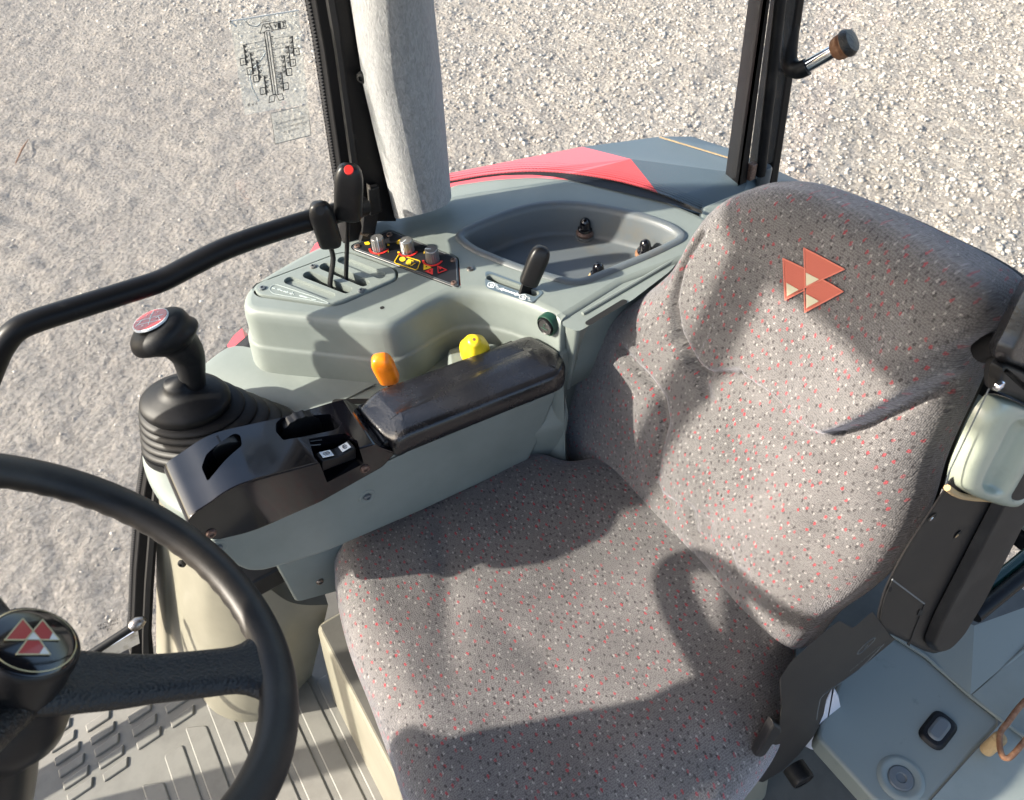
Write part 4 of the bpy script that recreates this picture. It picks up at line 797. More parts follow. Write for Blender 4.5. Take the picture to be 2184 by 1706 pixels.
cc3 = c0-dx*.0135+nz*.0060; poly(b, [cc3+dx*.0035*i+dy*.0022*j for i, j in ((-1, -1), (1, -1), (1, 1), (-1, 1))], .0006, nz); strip(b, cc3-dx*.005, cc3+dx*.005, .0006, nz); b.build('lens_symbol', M['tray'], ro, smooth=False)
screw(Y(778, 999, YA-.004), V(0, -1, 0), .0065, ar, 'rustscrew'); screw(Y(450, 1137, YA-.004), V(0, -1, 0), .0065, ar, 'rustscrew')
b = MB(); g2_ = lambda x, y: V(*Z(x, y, .82)); 
for (x, y, x2, y2) in ((636, 951, 655, 945), (640, 940, 652, 937), (662, 940, 684, 932), (640, 957, 682, 944)):
    pa, pb2 = Z(x, y, .823), Z(x2, y2, .823); pa[2] = hztop(pa[0])+.0012; pb2[2] = hztop(pb2[0])+.0012; strip(b, pa, pb2, .001, UP)
b.build('worn_symbol', M['tray'], ar, smooth=False)
# pad
b = MB(); z_ = .803
prof = []
pp = [(762, 868), (772, 852), (795, 838), (1110, 716), (1130, 710), (1155, 722), (1190, 742), (1205, 765), (1202, 790), (1185, 802), (862, 934), (838, 940), (815, 925), (790, 900)]
top = rnd([Z(x, y, z_) for x, y in pp], .008, 4)
def padz(p): 
    t = np.clip((p[0]-.17)/.28, 0, 1); return p[2]+.012*(1-t)-.003*t+(-.016*np.clip((.235-p[0])/.05, 0, 1)**1.6)
rings = []; cen = sum(top)/len(top)
for o, dz in ((-.030, .0015), (-.012, .0013), (-.006, .0006), (-.0025, -.0012), (-.0005, -.004), (.001, -.009), (.001, -.022), (0, -.030), (-.004, -.034)):
    rings.append([V(p[0], p[1], padz(p)+dz) for p in off2(top, o)])
b.loft(rings, False, True)
r0 = rings[0]
ymid = np.mean([p[1] for p in r0]); b.loft([r0, [V(p[0]*.98+cen[0]*.02, ymid+(p[1]-ymid)*.5, p[2]+.001) for p in r0], [V(p[0]*.97+cen[0]*.03, ymid+(p[1]-ymid)*.03, p[2]+.0015) for p in r0]], False, True)
b.build('arm_pad', M['leather'], ar, sharp=75)
b = MB(); b.loft([[V(x, y_, z) for x, y_, z in ((.165, YA+.004, .775), (.46, YA+.004, .735), (.46, YA+.085, .735), (.165, YA+.085, .775))], [V(x, y_, z) for x, y_, z in ((.175, YA+.004, .795), (.445, YA+.004, .775), (.445, YA+.085, .775), (.175, YA+.085, .795))]], True, True); b.build('pad_frame', M['black'], ar, bevel=.003)

# lower bracket box under the armrest
lb = thing('armrest_bracket', 'grey green tapered box under the armrest next to the seat', 'bracket', V(.05, .72, .5))
b = MB(); f1 = [Y(588, 1205, .70), Y(632, 1285, .70), Y(760, 1250, .70), Y(760, 1150, .70)]
yprism(b, rnd(f1, .008, 4), .70, [(-.004, .698), (0, .702), (.002, .78)]); b.build('box_shell', M['plastic'], lb, sharp=50)
b = MB(); b.box(Y(560, 1210, .74), V(.06, 0, 0), V(0, .03, 0), V(0, 0, .02)); b.build('mount_bar', M['blackmatte'], lb, bevel=.004)
screw(Y(682, 1240, .698), V(0, -1, 0), .0062, lb)

# ================================================================== MUDGUARD OUTSIDE THE WINDOW
fd = thing('mudguard', 'red and slate grey rear wheel mudguard seen through the side window', 'mudguard', V(.8, 1.15, .3))
P = lambda x, y, z: Z(x, y, z)
a, b1, c1, d1, e1 = P(900, 385, .80), P(965, 368, .805), P(1242, 313, .81), P(1345, 339, .835), P(1420, 432, .80)
f1_, g1_ = P(1120, 395, .82), P(940, 420, .80)
def slab(mb, pts, t=.02): plate(mb, pts, UP, t)
b = MB(); b.add([a, b1, c1, d1, f1_, g1_, e1, a-V(0, 0, .25)+V(-.02, .02, 0), b1-V(0, 0, .3)+V(-.01, .03, 0), c1-V(0, 0, .3)+V(0, .03, 0), e1+V(0, -.06, -.02), g1_+V(0, -.06, -.02), f1_+V(0, -.06, -.02)],
               [(0, 1, 2, 3), (0, 3, 5), (3, 4, 5), (3, 6, 4), (0, 1, 8, 7), (1, 2, 9, 8), (6, 10, 12, 4), (4, 12, 11, 5)])
b.build('red_shell', M['fenderred'], fd, sharp=8)
o_ = P(1410, 291, .80); p_ = P(1475, 291, .79); q_ = P(1560, 318, .77); r_ = P(1710, 388, .70); s_ = P(1725, 405, .68); t1 = P(1600, 372, .79); u_ = P(1560, 480, .77); w_ = P(1730, 440, .66)
b = MB(); b.add([c1, o_, q_, t1, d1, e1, u_, r_, s_, w_, p_, c1-V(0, -.03, .3), o_-V(0, -.03, .3), q_-V(-.02, -.03, .4), r_-V(-.03, -.03, .4)],
               [(0, 1, 3, 4), (1, 10, 2, 3), (4, 3, 6, 5), (3, 2, 7, 9), (3, 9, 6), (7, 8, 9), (0, 11, 12, 1), (1, 12, 13, 2), (2, 13, 14, 7)])
b.build('grey_shell', M['fendergrey'], fd, sharp=8)
b = MB(); strip(b, P(1408, 292, .806), P(1600, 350, .797), .004, UP); b.build('panel_gap', M['foam'], fd, smooth=False)
b = MB(); plate(b, [P(x, y, .70) for x, y in ((655, 548), (672, 520), (720, 484), (738, 478), (742, 500), (700, 545))], nrm(V(-.3, .2, 1)), .02)
b.build('front_shell', M['fenderred'], fd, sharp=8)
b = MB(); plate(b, [P(x, y, .60) for x, y in ((484, 737), (498, 716), (516, 700), (525, 730), (500, 760))], nrm(V(-.3, .2, 1)), .02); b.build('lower_shell', M['fenderred'], fd, sharp=8)
b = MB(); yw = 1.0
edge = [(958, 394), (1050, 379), (1140, 373), (1230, 379), (1330, 396), (1420, 424), (1500, 458)]
E_ = cat([Z(x, y-3, .853) for x, y in edge], 30, False)
for i in range(0, len(E_)-1): 
    c = .5*(E_[i]+E_[i+1]); e = nrm(E_[i+1]-E_[i]); n_ = nrm(np.cross(UP, e)); n_ = n_ if n_[1] > 0 else -n_; h = V(0, 0, 1)
    plate(b, [E_[i]+V(0, .004, 0), E_[i+1]+V(0, .004, 0), c+V(0, .004, .0042)], V(0, -1, 0), .0005)
plate(b, [p+V(0, .004, 0) for p in E_]+[p+V(0, .004, -.0025) for p in E_[::-1]], V(0, -1, 0), .0005)
for row, (hh, rad) in enumerate(((.0075, .0011), (.0115, .0008), (.0155, .0006), (.0195, .0005))):
    for i in range(len(E_)-1):
        c = (E_[i] if row % 2 else .5*(E_[i]+E_[i+1]))+V(0, .004, hh); b.add([c+rad*V(math.cos(t), 0, math.sin(t)) for t in np.linspace(0, 6.28, 6, endpoint=False)], [tuple(range(6))])
b.build('printed_edge', M['rubber'], sp, smooth=False)

# ================================================================== GRAB RAIL ON THE DOOR
gr = thing('grab_rail', 'long black bent tube rail running along the door glass', 'rail', Y(300, 610, .95))
pts = [Y(-60, 900, .95), Y(-12, 775, .95), Y(8, 735, .95), Y(35, 704, .95), Y(75, 685, .95), Y(140, 664, .95), Y(280, 620, .95), Y(345, 598, .95), Y(400, 570, .95), Y(470, 535, .95), Y(540, 508, .95), Y(640, 476, .95), Y(715, 455, .95), Y(775, 440, .97)]
b = MB(); b.tube(cat(pts, 6, False), .0145, 20); b.build('tube', M['paint'], gr)

# ================================================================== STICKERS ON THE DOOR GLASS
YS = WY-.001; k2 = lambda x, y: Y((800+.3281*x)/1.7582, (.3283*y)/1.7582, YS); NY = V(0, -1, 0)
s1_ = thing('speed_chart_sticker', 'clear film sticker with gear speed chart on the door glass', 'sticker', k2(640, 700))
b = MB(); plate(b, [k2(190, 242), k2(972, 118), k2(1080, 1180), k2(360, 1310)], NY, .0004); b.build('film', M['film'], s1_, smooth=False)
b = MB(); bl = lambda *q, w=.0016, c=False: poly(b, [k2(*p)+V(0, -.0012, 0) for p in q], w, NY, c)
def bln(mb, q, w, c=False): poly(mb, [k2(*p)+V(0, -.0012, 0) for p in q], w*.62, NY, c)
bln(b, [(575, 368), (605, 345), (675, 352), (630, 265), (565, 275), (530, 378)], .0013, True)
for x0, x1 in ((578, 680), (606, 708), (640, 737)): bln(b, [(x0, 362), (x1, 1078)], .0018)
bln(b, [(635, 262), (822, 234), (830, 318), (682, 340)], .0013, True); bln(b, [(575, 300), (590, 288), (600, 320), (625, 300), (645, 325)], .0016); bln(b, [(690, 275), (712, 305), (716, 270)], .0018); bln(b, [(785, 255), (808, 252), (795, 278), (808, 300), (788, 305)], .0018)
for i in range(4): bln(b, [(732+10*i, 258), (738+10*i, 318)], .0016)
for i in range(34):
    t = i/33; y = 415+600*t; x = 606+100*(y-362)/716
    if i < 33: bln(b, [(x-30-(12 if i % 4 == 0 else 0), y+40), (x-14, y+38)], .0011); bln(b, [(x+42, y), (x+58+(12 if i % 4 == 0 else 0), y-2)], .0011)
def flags(x0, y0, x1, y1, n, side, bx, by):
    bln(b, [(x0, y0), (x1, y1)], .0026)
    for i in range(n):
        t = i/n; x, y = x0+(x1-x0)*t, y0+(y1-y0)*t; bln(b, [(x, y), (x+side*40, y-4), (x+side*30, y+24), (x+side*12, y+34)], .0010)
        bln(b, [(x+side*14, y+12), (x+side*18, y+18)], .0030)
    bln(b, [(bx, by), (bx+58, by-9), (bx+66, by+66), (bx+8, by+76)], .0016, True)
flags(342, 510, 380, 742, 4, 1, 302, 668); flags(418, 605, 455, 838, 4, 1, 380, 775); flags(490, 690, 530, 912, 4, 1, 452, 860); flags(575, 862, 608, 1080, 4, 1, 530, 1002)
flags(898, 410, 918, 636, 4, -1, 915, 552); flags(855, 524, 878, 750, 4, -1, 874, 680); flags(808, 632, 830, 854, 4, -1, 832, 785); flags(778, 824, 802, 1036, 4, -1, 792, 948)
for q in ([(632, 1168), (640, 1095), (704, 1072), (694, 1152)], [(716, 1080), (782, 1066), (804, 1128), (748, 1144)]): bln(b, q, .0014, True)
rg = nrm(k2(300, 100)-k2(240, 110)); uu = nrm(np.cross(NY, rg)); uu = uu if uu[2] > 0 else -uu
px_m = np.linalg.norm(k2(600, 600)-k2(500, 600))/100
text(b, '8 x 4', k2(448, 1187)+V(0, -.0012, 0), rg, uu, 56*px_m); text(b, 'Km/H', k2(590, 224)+V(0, -.0012, 0), rg, uu, 34*px_m); bln(b, [(543, 252), (634, 238)], .0010)
for i, (st_, x, y) in enumerate([('4', 340, 703), ('3', 415, 812), ('2', 490, 892), ('1', 565, 1036), ('4', 950, 582), ('3', 908, 708), ('2', 866, 818), ('1', 828, 975)]): text(b, st_, k2(x, y)+V(0, -.0012, 0), rg, uu, 48*px_m)
b.build('chart_print', M['filmink'], s1_, smooth=False)
b = MB(); 
for q in ([(375, 500), (562, 468)], [(395, 560), (570, 530)], [(395, 600), (575, 565)], [(470, 655), (590, 635)], [(690, 440), (850, 412)], [(700, 505), (850, 480)], [(695, 560), (850, 530)], [(700, 655), (800, 640)], [(560, 740), (600, 735)], [(700, 770), (790, 752)]): bln(b, q, .0007)
b.build('chart_hairline', M['filmpale'], s1_, smooth=False)
b = MB(); strip(b, k2(190, 242), k2(972, 118), .0016, NY); strip(b, k2(190, 242), k2(262, 300), .0022, NY); poly(b, cat([k2(600, 600), k2(520, 720), k2(430, 820), k2(440, 980), k2(520, 1150)], 5, False), .0013, NY, False); poly(b, cat([k2(370, 235), k2(410, 285), k2(500, 300), k2(540, 260)], 5, False), .0012, NY, False)
b.build('film_crease', M['white'], s1_, smooth=False)
s2_ = thing('warning_sticker', 'small framed French text sticker under the speed chart', 'sticker', k2(880, 1430))
b = MB(); plate(b, [k2(650, 1292), k2(1086, 1190), k2(1112, 1540), k2(705, 1642)], NY, .0004); b.build('film', glass('clear_text_film', .08), s2_, smooth=False)
b = MB(); bln(b, [(650, 1292), (970, 1218)], .0012); bln(b, [(1086, 1290), (1112, 1540)], .0012); bln(b, [(1112, 1540), (705, 1642)], .0014); bln(b, [(650, 1292), (705, 1642)], .0012)
rg = nrm(k2(1060, 1395)-k2(710, 1480)); uu = nrm(np.cross(NY, rg)); uu = uu if uu[2] > 0 else -uu; 
for st_, x, y in (('Toujours débrayer', 880, 1372), ('lors du changement', 885, 1428), ('de gamme', 888, 1480)): text(b, st_, k2(x, y)+V(0, -.0012, 0), rg, uu, 50*px_m)
b.build('text_print', M['filmpale'], s2_, smooth=False)

# ================================================================== SEAT
se = thing('driver_seat', 'grey driver seat upholstered in velour with red and white specks', 'seat', V(.3, .46, .3))
# -- cushion
opx = [(724, 1215), (735, 1150), (775, 1098), (850, 1055), (950, 1008), (1050, 976), (1140, 966), (1215, 985)]
zc = .572
out = [Z(x, y, zc) for x, y in opx]+[V(.54, .585, zc), V(.57, .43, zc), V(.54, .26, zc)]+[Z(x, y, zc) for x, y in ((1668, 1440), (1660, 1530), (1600, 1625), (1500, 1725))]+[V(.18, .168, zc), V(.06, .18, zc), V(.012, .24, zc)]+[Z(x, y, zc) for x, y in ((885, 1700), (840, 1575), (795, 1455), (750, 1340))]
ring = [V(*p) for p in off2(cat(out, 10), .011)]; RN = len(ring); cx_, cy_ = .25, .43
ctr = V(cx_, cy_, zc)
def cush_z(p, e):                                    # height of the padded top; e = distance in from the edge
    x, y = p[0], p[1]; Rr = .062
    z = .600-(Rr-math.sqrt(max(0, Rr*Rr-(Rr-min(e, Rr))**2)))
    z += .010*math.exp(-((y-.23)/.05)**2-((x-.25)/.2)**2)+.010*math.exp(-((y-.62)/.05)**2-((x-.25)/.2)**2)-.010*math.exp(-((y-.43)/.10)**2-((x-.32)/.14)**2)+.008*math.exp(-((x-.06)/.06)**2)
    z += -.006*math.exp(-((x-.13-.5*(y-.46))/.022)**2)*math.exp(-((y-.55)/.12)**2)-.004*math.exp(-((x-.22+.3*(y-.4))/.02)**2)*math.exp(-((y-.38)/.1)**2)
    z += .0035*(float(vnoise(np.array(x), np.array(y), 14, 31))-.5)
    return z
rings = []; segs = np.concatenate([np.linspace(.02, .8, 34), np.linspace(.81, 1, 22)])
for s in segs:
    r = []
    for p in ring:
        q = ctr+(p-ctr)*s; e = (1-s)*np.linalg.norm(p-ctr); r.append(V(q[0], q[1], cush_z(q, e*.92)))
    rings.append(r)
low = rings[-1]
for o, dz in ((.004, -.014), (.005, -.03), (.003, -.05), (-.006, -.068), (-.02, -.08), (-.04, -.085)): rings.append([V(p[0], p[1], p[2]+dz) for p in off2(low, o)])
b = MB(); b.loft(rings, True, True); 
def uvc(p):
    d = max(0, .545-p[2]); return (p[0]-(d if p[0] < .05 else 0), p[1]+(d if p[1] > .6 else (-d if p[1] < .3 else 0)))
b.build('cushion', M['fabric'], se, sharp=80, uvf=uvc)
# -- backrest
TL = R_(20); BN = V(-math.cos(TL), 0, math.sin(TL)); BH = V(math.sin(TL), 0, math.cos(TL)); BW = V(0, 1, 0); P0 = V(.47, 0, .55)
def wh(x, y, off=0.): q = PL(x, y, P0+BN*off, BN); return np.array([q[1], (q-P0)@BH])
bpx = [(1640, 1352), (1597, 1292), (1500, 1185), (1400, 1095), (1298, 1030), (1232, 985), (1204, 900), (1206, 820), (1222, 742), (1256, 690), (1345, 645), (1422, 585), (1455, 540), (1487, 482), (1528, 434), (1585, 404), (1645, 394), (1722, 406), (1850, 455), (1955, 505), (2050, 553), (2120, 602), (2145, 650), (2128, 695), (2085, 735), (2055, 790), (2025, 860), (1990, 935), (1960, 1010), (1938, 1090), (1905, 1165), (1860, 1232), (1805, 1282), (1745, 1325), (1700, 1372)]
bw = [wh(x, y, -.030) for x, y in bpx]
for i_ in (0, 1, 2, 3, 4, 5, 34): bw[i_][1] -= .022
bring_ = [np.array([q[0], q[1], 0]) for q in cat([V(q[0], q[1], 0) for q in bw], 8)]
def seg_d(p, pts):
    best = 9; side = 0
    for a, c in zip(pts[:-1], pts[1:]):
        ab = c-a; t = max(0, min(1, (p-a)@ab/(ab@ab))); q = a+t*ab; d = np.linalg.norm(p-q)
        if d < best: best = d; side = math.copysign(1, ab[0]*(p-a)[1]-ab[1]*(p-a)[0]); bt = t
    return best, side
GR = [([(1487, 500), (1452, 560), (1438, 640), (1445, 720), (1468, 775), (1500, 800), (1560, 800)], .015, .0058),
      ([(1560, 800), (1640, 848), (1700, 890), (1750, 915), (1795, 922)], .0055, .0028),
      ([(1790, 922), (1850, 902), (1930, 860), (2010, 812), (2100, 765)], .026, .0055),
      ([(1340, 745), (1385, 800), (1415, 850), (1425, 900), (1412, 960), (1398, 1030), (1412, 1062), (1436, 1072)], .010, .007),
      ([(1445, 720), (1490, 800), (1500, 850)], .008, .010),
      ([(1478, 1085), (1484, 1140), (1510, 1150), (1515, 1110)], .007, .006),
      ([(1560, 1175), (1575, 1215), (1600, 1220)], .005, .005)]
GR = [([wh(*q) for q in l], d, w_) for l, d, w_ in GR]
head = [wh(*q) for q in [(1500, 800), (1560, 800), (1640, 848), (1700, 890), (1750, 915), (1795, 922), (1850, 902), (1930, 860), (2010, 812), (2120, 750)]]
hl = [wh(*q) for q in [(1490, 480), (1452, 560), (1438, 640), (1445, 720), (1468, 775), (1500, 800)]]
def bdepth(w_, h_, e):                               # forward relief along the seat normal
    Rr = .05; d = -(Rr-math.sqrt(max(0, Rr*Rr-(Rr-min(e, Rr))**2)))
    p = np.array([w_, h_])
    for l, dep, wd in GR:
        if abs(w_-np.mean([q[0] for q in l])) > .3: continue
        dd, _ = seg_d(p, l); 
        if dd < wd*3.5: d -= dep*math.exp(-(dd/wd)**2)*min(1, e/.012+.25)
    dd, sd = seg_d(p, head); sd = -sd                 # head part stands proud above the crease on the near side
    k = 1/(1+math.exp(-max(-40, min(40, sd*dd/.0022)))) if (head[0][0]+.02 > w_) else 0
    amt = .002+.030*max(0, min(1, (.40-w_)/.10))
    d += k*amt*math.exp(-max(0, dd-.04)/.11 if sd > 0 else 0)
    d += .014*math.exp(-((w_-.30)/.05)**2-((h_-.20)/.14)**2)+.014*math.exp(-((w_-.62)/.05)**2-((h_-.20)/.14)**2)+.010*math.exp(-((h_-.16)/.07)**2-((w_-.46)/.12)**2)-.012*math.exp(-((w_-.45)/.06)**2-((h_-.36)/.13)**2)
    d += .002*(float(vnoise(np.array(w_), np.array(h_), 16, 33))-.5)
    return d
bc = np.array([.455, .27, 0]); rings = []; segs = np.concatenate([np.linspace(.01, .82, 72), np.linspace(.828, 1, 30)])
br = cat([V(q[0], q[1], 0) for q in bw], 8)
for s in segs:
    r = []
    for p in br:
        q = bc+(p-bc)*s; e = (1-s)*np.linalg.norm(p-bc); r.append(P0+BW*q[0]+BH*q[1]+BN*bdepth(q[0], q[1], e*.9))
    rings.append(r)
b = MB(); base_r = [V(p[0], p[1], 0) for p in br]
for o, dz in ((.003, -.060), (.003, -.075), (-.002, -.092), (-.012, -.104), (-.03, -.110)): rings.append([P0+BW*p[0]+BH*p[1]+BN*dz for p in off2(base_r, o)])
b.loft(rings, True, True)
def uvb(p):
    q = p-P0; dn = q@BN; w_ = q[1]; h_ = q@BH; s = max(0, -dn-.05); return (w_+(s if w_ > .55 else (-s if w_ < .35 else 0)), h_+3+(s if h_ > .5 else 0))
bo = b.build('backrest', M['fabric'], se, sharp=80, uvf=uvb)
# -- sewn triangle emblem on the headrest
def bp(x, y, lift=.0016):
    q = wh(x, y, .0); return P0+BW*q[0]+BH*q[1]+BN*(bdepth(q[0], q[1], .2)+lift)
em = lambda x, y: (1421.9+.23440*x, 483.4+.23440*y)
def patch(mb, tri, lift, nsub=7):
    a, b_, c_ = [np.array(em(*t)) for t in tri]; vs = []; ix = {}
    for i in range(nsub+1):
        for j in range(nsub+1-i): ix[i, j] = len(vs); q = a+(b_-a)*i/nsub+(c_-a)*j/nsub; vs.append(bp(q[0], q[1], lift))
    fs = []
    for i in range(nsub):
        for j in range(nsub-i):
            fs.append((ix[i, j], ix[i+1, j], ix[i, j+1]))
            if i+j < nsub-1: fs.append((ix[i+1, j], ix[i+1, j+1], ix[i, j+1]))
    mb.add(vs, fs)
T1, T2, T3 = [(1250, 195), (1630, 385), (1255, 552)], [(1057, 290), (1262, 385), (1262, 545)], [(1245, 545), (1630, 585), (1250, 778)]
b = MB(); patch(b, T1, .0030); patch(b, [(1057, 290), (1262, 400), (1262, 548)], .0030); patch(b, [(1057, 290), (1262, 548), (1060, 668)], .0030); patch(b, [(1262, 545), (1415, 478), (1630, 585)], .0030); patch(b, [(1262, 545), (1630, 585), (1250, 778)], .0030)
em_o = b.build('sewn_emblem', M['sewred'], bo, smooth=False)
b = MB(); patch(b, [(1268, 418), (1392, 478), (1268, 540)], .0042); patch(b, [(1082, 512), (1195, 574), (1082, 636)], .0042); patch(b, [(1268, 614), (1390, 676), (1268, 742)], .0042); b.build('emblem_tip', M['sewcream'], em_o, smooth=False)
b = MB()
for l in ([(1250, 195), (1630, 385), (1255, 552), (1250, 195)], [(1262, 388), (1057, 290), (1060, 668), (1250, 575)], [(1630, 585), (1250, 778), (1245, 560)], [(1418, 480), (1630, 585)]):
    for p, q in zip(l[:-1], l[1:]):
        p, q = np.array(em(*p)), np.array(em(*q)); n_ = 8
        for i in range(n_): strip(b, bp(*(p+(q-p)*i/n_), .0036), bp(*(p+(q-p)*(i+1)/n_), .0036), .0015, BN, .0005)
b.build('emblem_stitch', M['sewseam'], em_o, smooth=False)
# -- black shell: back shell and side arm with mechanism
b = MB(); rings = [[P0+BW*p[0]+BH*p[1]+BN*dz for p in off2(base_r, o)] for o, dz in ((-.010, -.100), (-.006, -.112), (-.02, -.150), (-.09, -.165))]; b.loft(rings, True, True); b.build('back_shell', M['seatshell'], se)
YN = .150
shp = [(1706, 1392), (1757, 1347), (1792, 1320), (1822, 1337), (1863, 1300), (1900, 1350), (1912, 1362), (1845, 1418), (1775, 1468), (1763, 1492), (1757, 1525), (1737, 1569), (1704, 1610), (1668, 1645), (1625, 1671), (1598, 1662), (1606, 1640), (1657, 1560), (1664, 1510), (1660, 1450), (1684, 1412)]
P_ = rnd([Y(x, y, YN) for x, y in shp], .008, 4)
b = MB(); R2 = [V(p[0], p[2], 0) for p in P_]; e_ = sum(P_)/len(P_)-CAM; e_ = e_/e_[1]; b.loft([[V(q[0], YN, q[1])+e_*dd for q in off2(R2, o)] for o, dd in ((-.0025, 0), (-.0008, .0015), (0, .004), (0, .020), (-.002, .023))], True, True); b.build('side_cover', M['seatshell'], se, sharp=60)
b = MB(); poly(b, cat([Y(x, y, YN-.0006) for x, y in ((1742, 1535), (1747, 1505), (1760, 1480), (1830, 1430), (1885, 1375))], 5, False), .0016, V(0, -1, 0), False); b.build('cover_line', M['tray'], se, smooth=False)
b = MB(); cg = Y(1848, 1378, YN-.0006); r1, u1 = nrm(Y(1870, 1362, YN)-Y(1830, 1395, YN)), None; u1 = nrm(np.cross(V(0, -1, 0), r1)); u1 = u1 if u1[2] > 0 else -u1
poly(b, [cg+.0135*(math.cos(a)*r1+math.sin(a)*u1) for a in np.linspace(0, 6.28, 24, endpoint=False)], .0013, V(0, -1, 0)); text(b, 'S', cg, r1, u1, .016); b.build('embossed_mark', M['tray'], se, smooth=False); b = MB(); text(b, 'GRAMMER', Y(1846, 1404, YN-.0006), r1, u1, .011); b.build('embossed_word', M['tray'], se, smooth=False)
b = MB(); b.lathe(Y(1692, 1634, YN+.01), V(-.15, -1, .05), [(.020, 0), (.020, .024), (.0185, .028), (.0165, .0275), (.0165, .026)], 28); b.build('adjuster_knob', M['seatshell'], se)
P_ = rnd([Y(x, y, YN+.022) for x, y in ((1776, 1460), (1790, 1485), (1796, 1516), (1781, 1556), (1753, 1594), (1731, 1600), (1712, 1590), (1740, 1545), (1760, 1490))], .006, 4)
b = MB(); yprism(b, P_, YN, [(-.003, YN+.020), (0, YN+.024), (0, YN+.036)]); wl = b.build('white_lever', M['whitelever'], se, sharp=50)
b = MB(); pc = Y(1755, 1548, YN+.019); poly(b, [Y(x, y, YN+.0195) for x, y in ((1749, 1556), (1755, 1541), (1768, 1552), (1756, 1562))], .0008, V(0, -1, 0)); strip(b, Y(1764, 1534, YN+.0195), Y(1769, 1530, YN+.0195), .001, V(0, -1, 0)); b.build('lever_mark', M['tray'], wl, smooth=False)
b = MB(); plate(b, [Y(x, y, YN-.004) for x, y in ((1612, 1615), (1652, 1545), (1667, 1553), (1668, 1560), (1628, 1618))], V(-.2, -1, 0), .012); b.build('latch_cover', M['black'], se, bevel=.003)
# seat pan and suspension below the cushion
b = MB(); lo_ = [V(p[0], p[1], 0) for p in low]; b.loft([[V(p[0]+.01, p[1], z) for p in off2(lo_, o)] for o, z in ((-.012, .502), (-.004, .492), (-.006, .472), (-.05, .45))], True, True); b.build('seat_pan', M['seatshell'], se, sharp=60)
b = MB(); rr2 = rnd([V(.035, .66, 0), V(.50, .66, 0), V(.50, .24, 0), V(.035, .24, 0)], .05, 5)
b.loft([atz(off2(rr2, .008*math.cos(k*math.pi)), 31e-2+k*.02) for k in range(8)], True, True); b.build('suspension_bellows', M['blackmatte'], se)
# bracket seen between arm rest and backrest
b = MB(); P_ = rnd([Y(x, y, .74) for x, y in ((1150, 990), (1165, 930), (1190, 890), (1215, 880), (1245, 930), (1300, 1010), (1250, 1040))], .01, 3); yprism(b, P_, .74, [(-.004, .738), (0, .742), (0, .80)]); b.build('hinge_cover', M['seatshell'], se, sharp=50)
b = MB(); b.tube([Y(1170, 975, .72), Y(1205, 905, .73), Y(1222, 860, .74)], .016, 14); b.build('hinge_arm', M['black'], se)

# ================================================================== RAISED LEFT ARMREST
la = thing('folded_armrest', 'upright folded left armrest in scuffed black with pale grey green grip', 'armrest', Y(1960, 1380, .12))
Ya = .135; AT = .17; AE = nrm(V(0, AT, 1)); AN = nrm(V(0, 1, -AT)); A0_ = V(0, Ya, .60)   # arm leans in towards the seat top
def Q(x, y, v=Ya): return PL(x, y, A0_+AN*(v-Ya), AN)
def aprism(mb, P, y0, prof):
    R2 = [V(p[0], (p-A0_)@AE, 0) for p in P]; e_ = sum(P)/len(P)-CAM; e_ = e_/(e_@AN); mb.loft([[A0_+V(1, 0, 0)*q[0]+AE*q[1]+(e_ if y_ > Ya else AN)*(y_-Ya) for q in off2(R2, o)] for o, y_ in prof], True, True)
ax0, ax1 = Q(1950, 1350), Q(2120, 985); axd = nrm(ax1-ax0); wdv = nrm(np.cross(V(0, 1, 0), axd)); wdv = wdv if wdv[0] > 0 else -wdv
fr = [(1868, 1342), (1864, 1318), (1880, 1255), (1925, 1170), (2030, 1010), (2060, 958), (2120, 985), (2184, 1010), (2230, 1030), (2184, 1120), (2090, 1290), (2042, 1365), (2010, 1392), (1992, 1398), (1970, 1393), (1900, 1358)]
P_ = rnd([Q(x, y) for x, y in fr], [.012, .02, .02, .02, .01, .006, .01, .01, .01, .02, .02, .02, .012, .008, .01, .01], 5)
b = MB(); aprism(b, P_, Ya, [(-.010, Ya-.002), (-.006, Ya-.001), (-.003, Ya+.002), (-.001, Ya+.006), (0, Ya+.012), (0, Ya+.020), (-.006, Ya+.026)]); la_b = b.build('lower_sleeve', M['seatshell'], la, sharp=65)
# raised pad along the far side of the sleeve
b = MB(); P_ = rnd([Q(x, y, Ya-.012) for x, y in ((1982, 1375), (2004, 1320), (2140, 1060), (2184, 960), (2260, 900), (2260, 1010), (2184, 1110), (2100, 1275), (2055, 1350), (2022, 1385), (1998, 1395))], .012, 5); aprism(b, P_, Ya, [(-.007, Ya-.016), (-.003, Ya-.013), (0, Ya-.004), (0, Ya+.004)]); b.build('side_pad', M['blackmatte'], la, sharp=60)
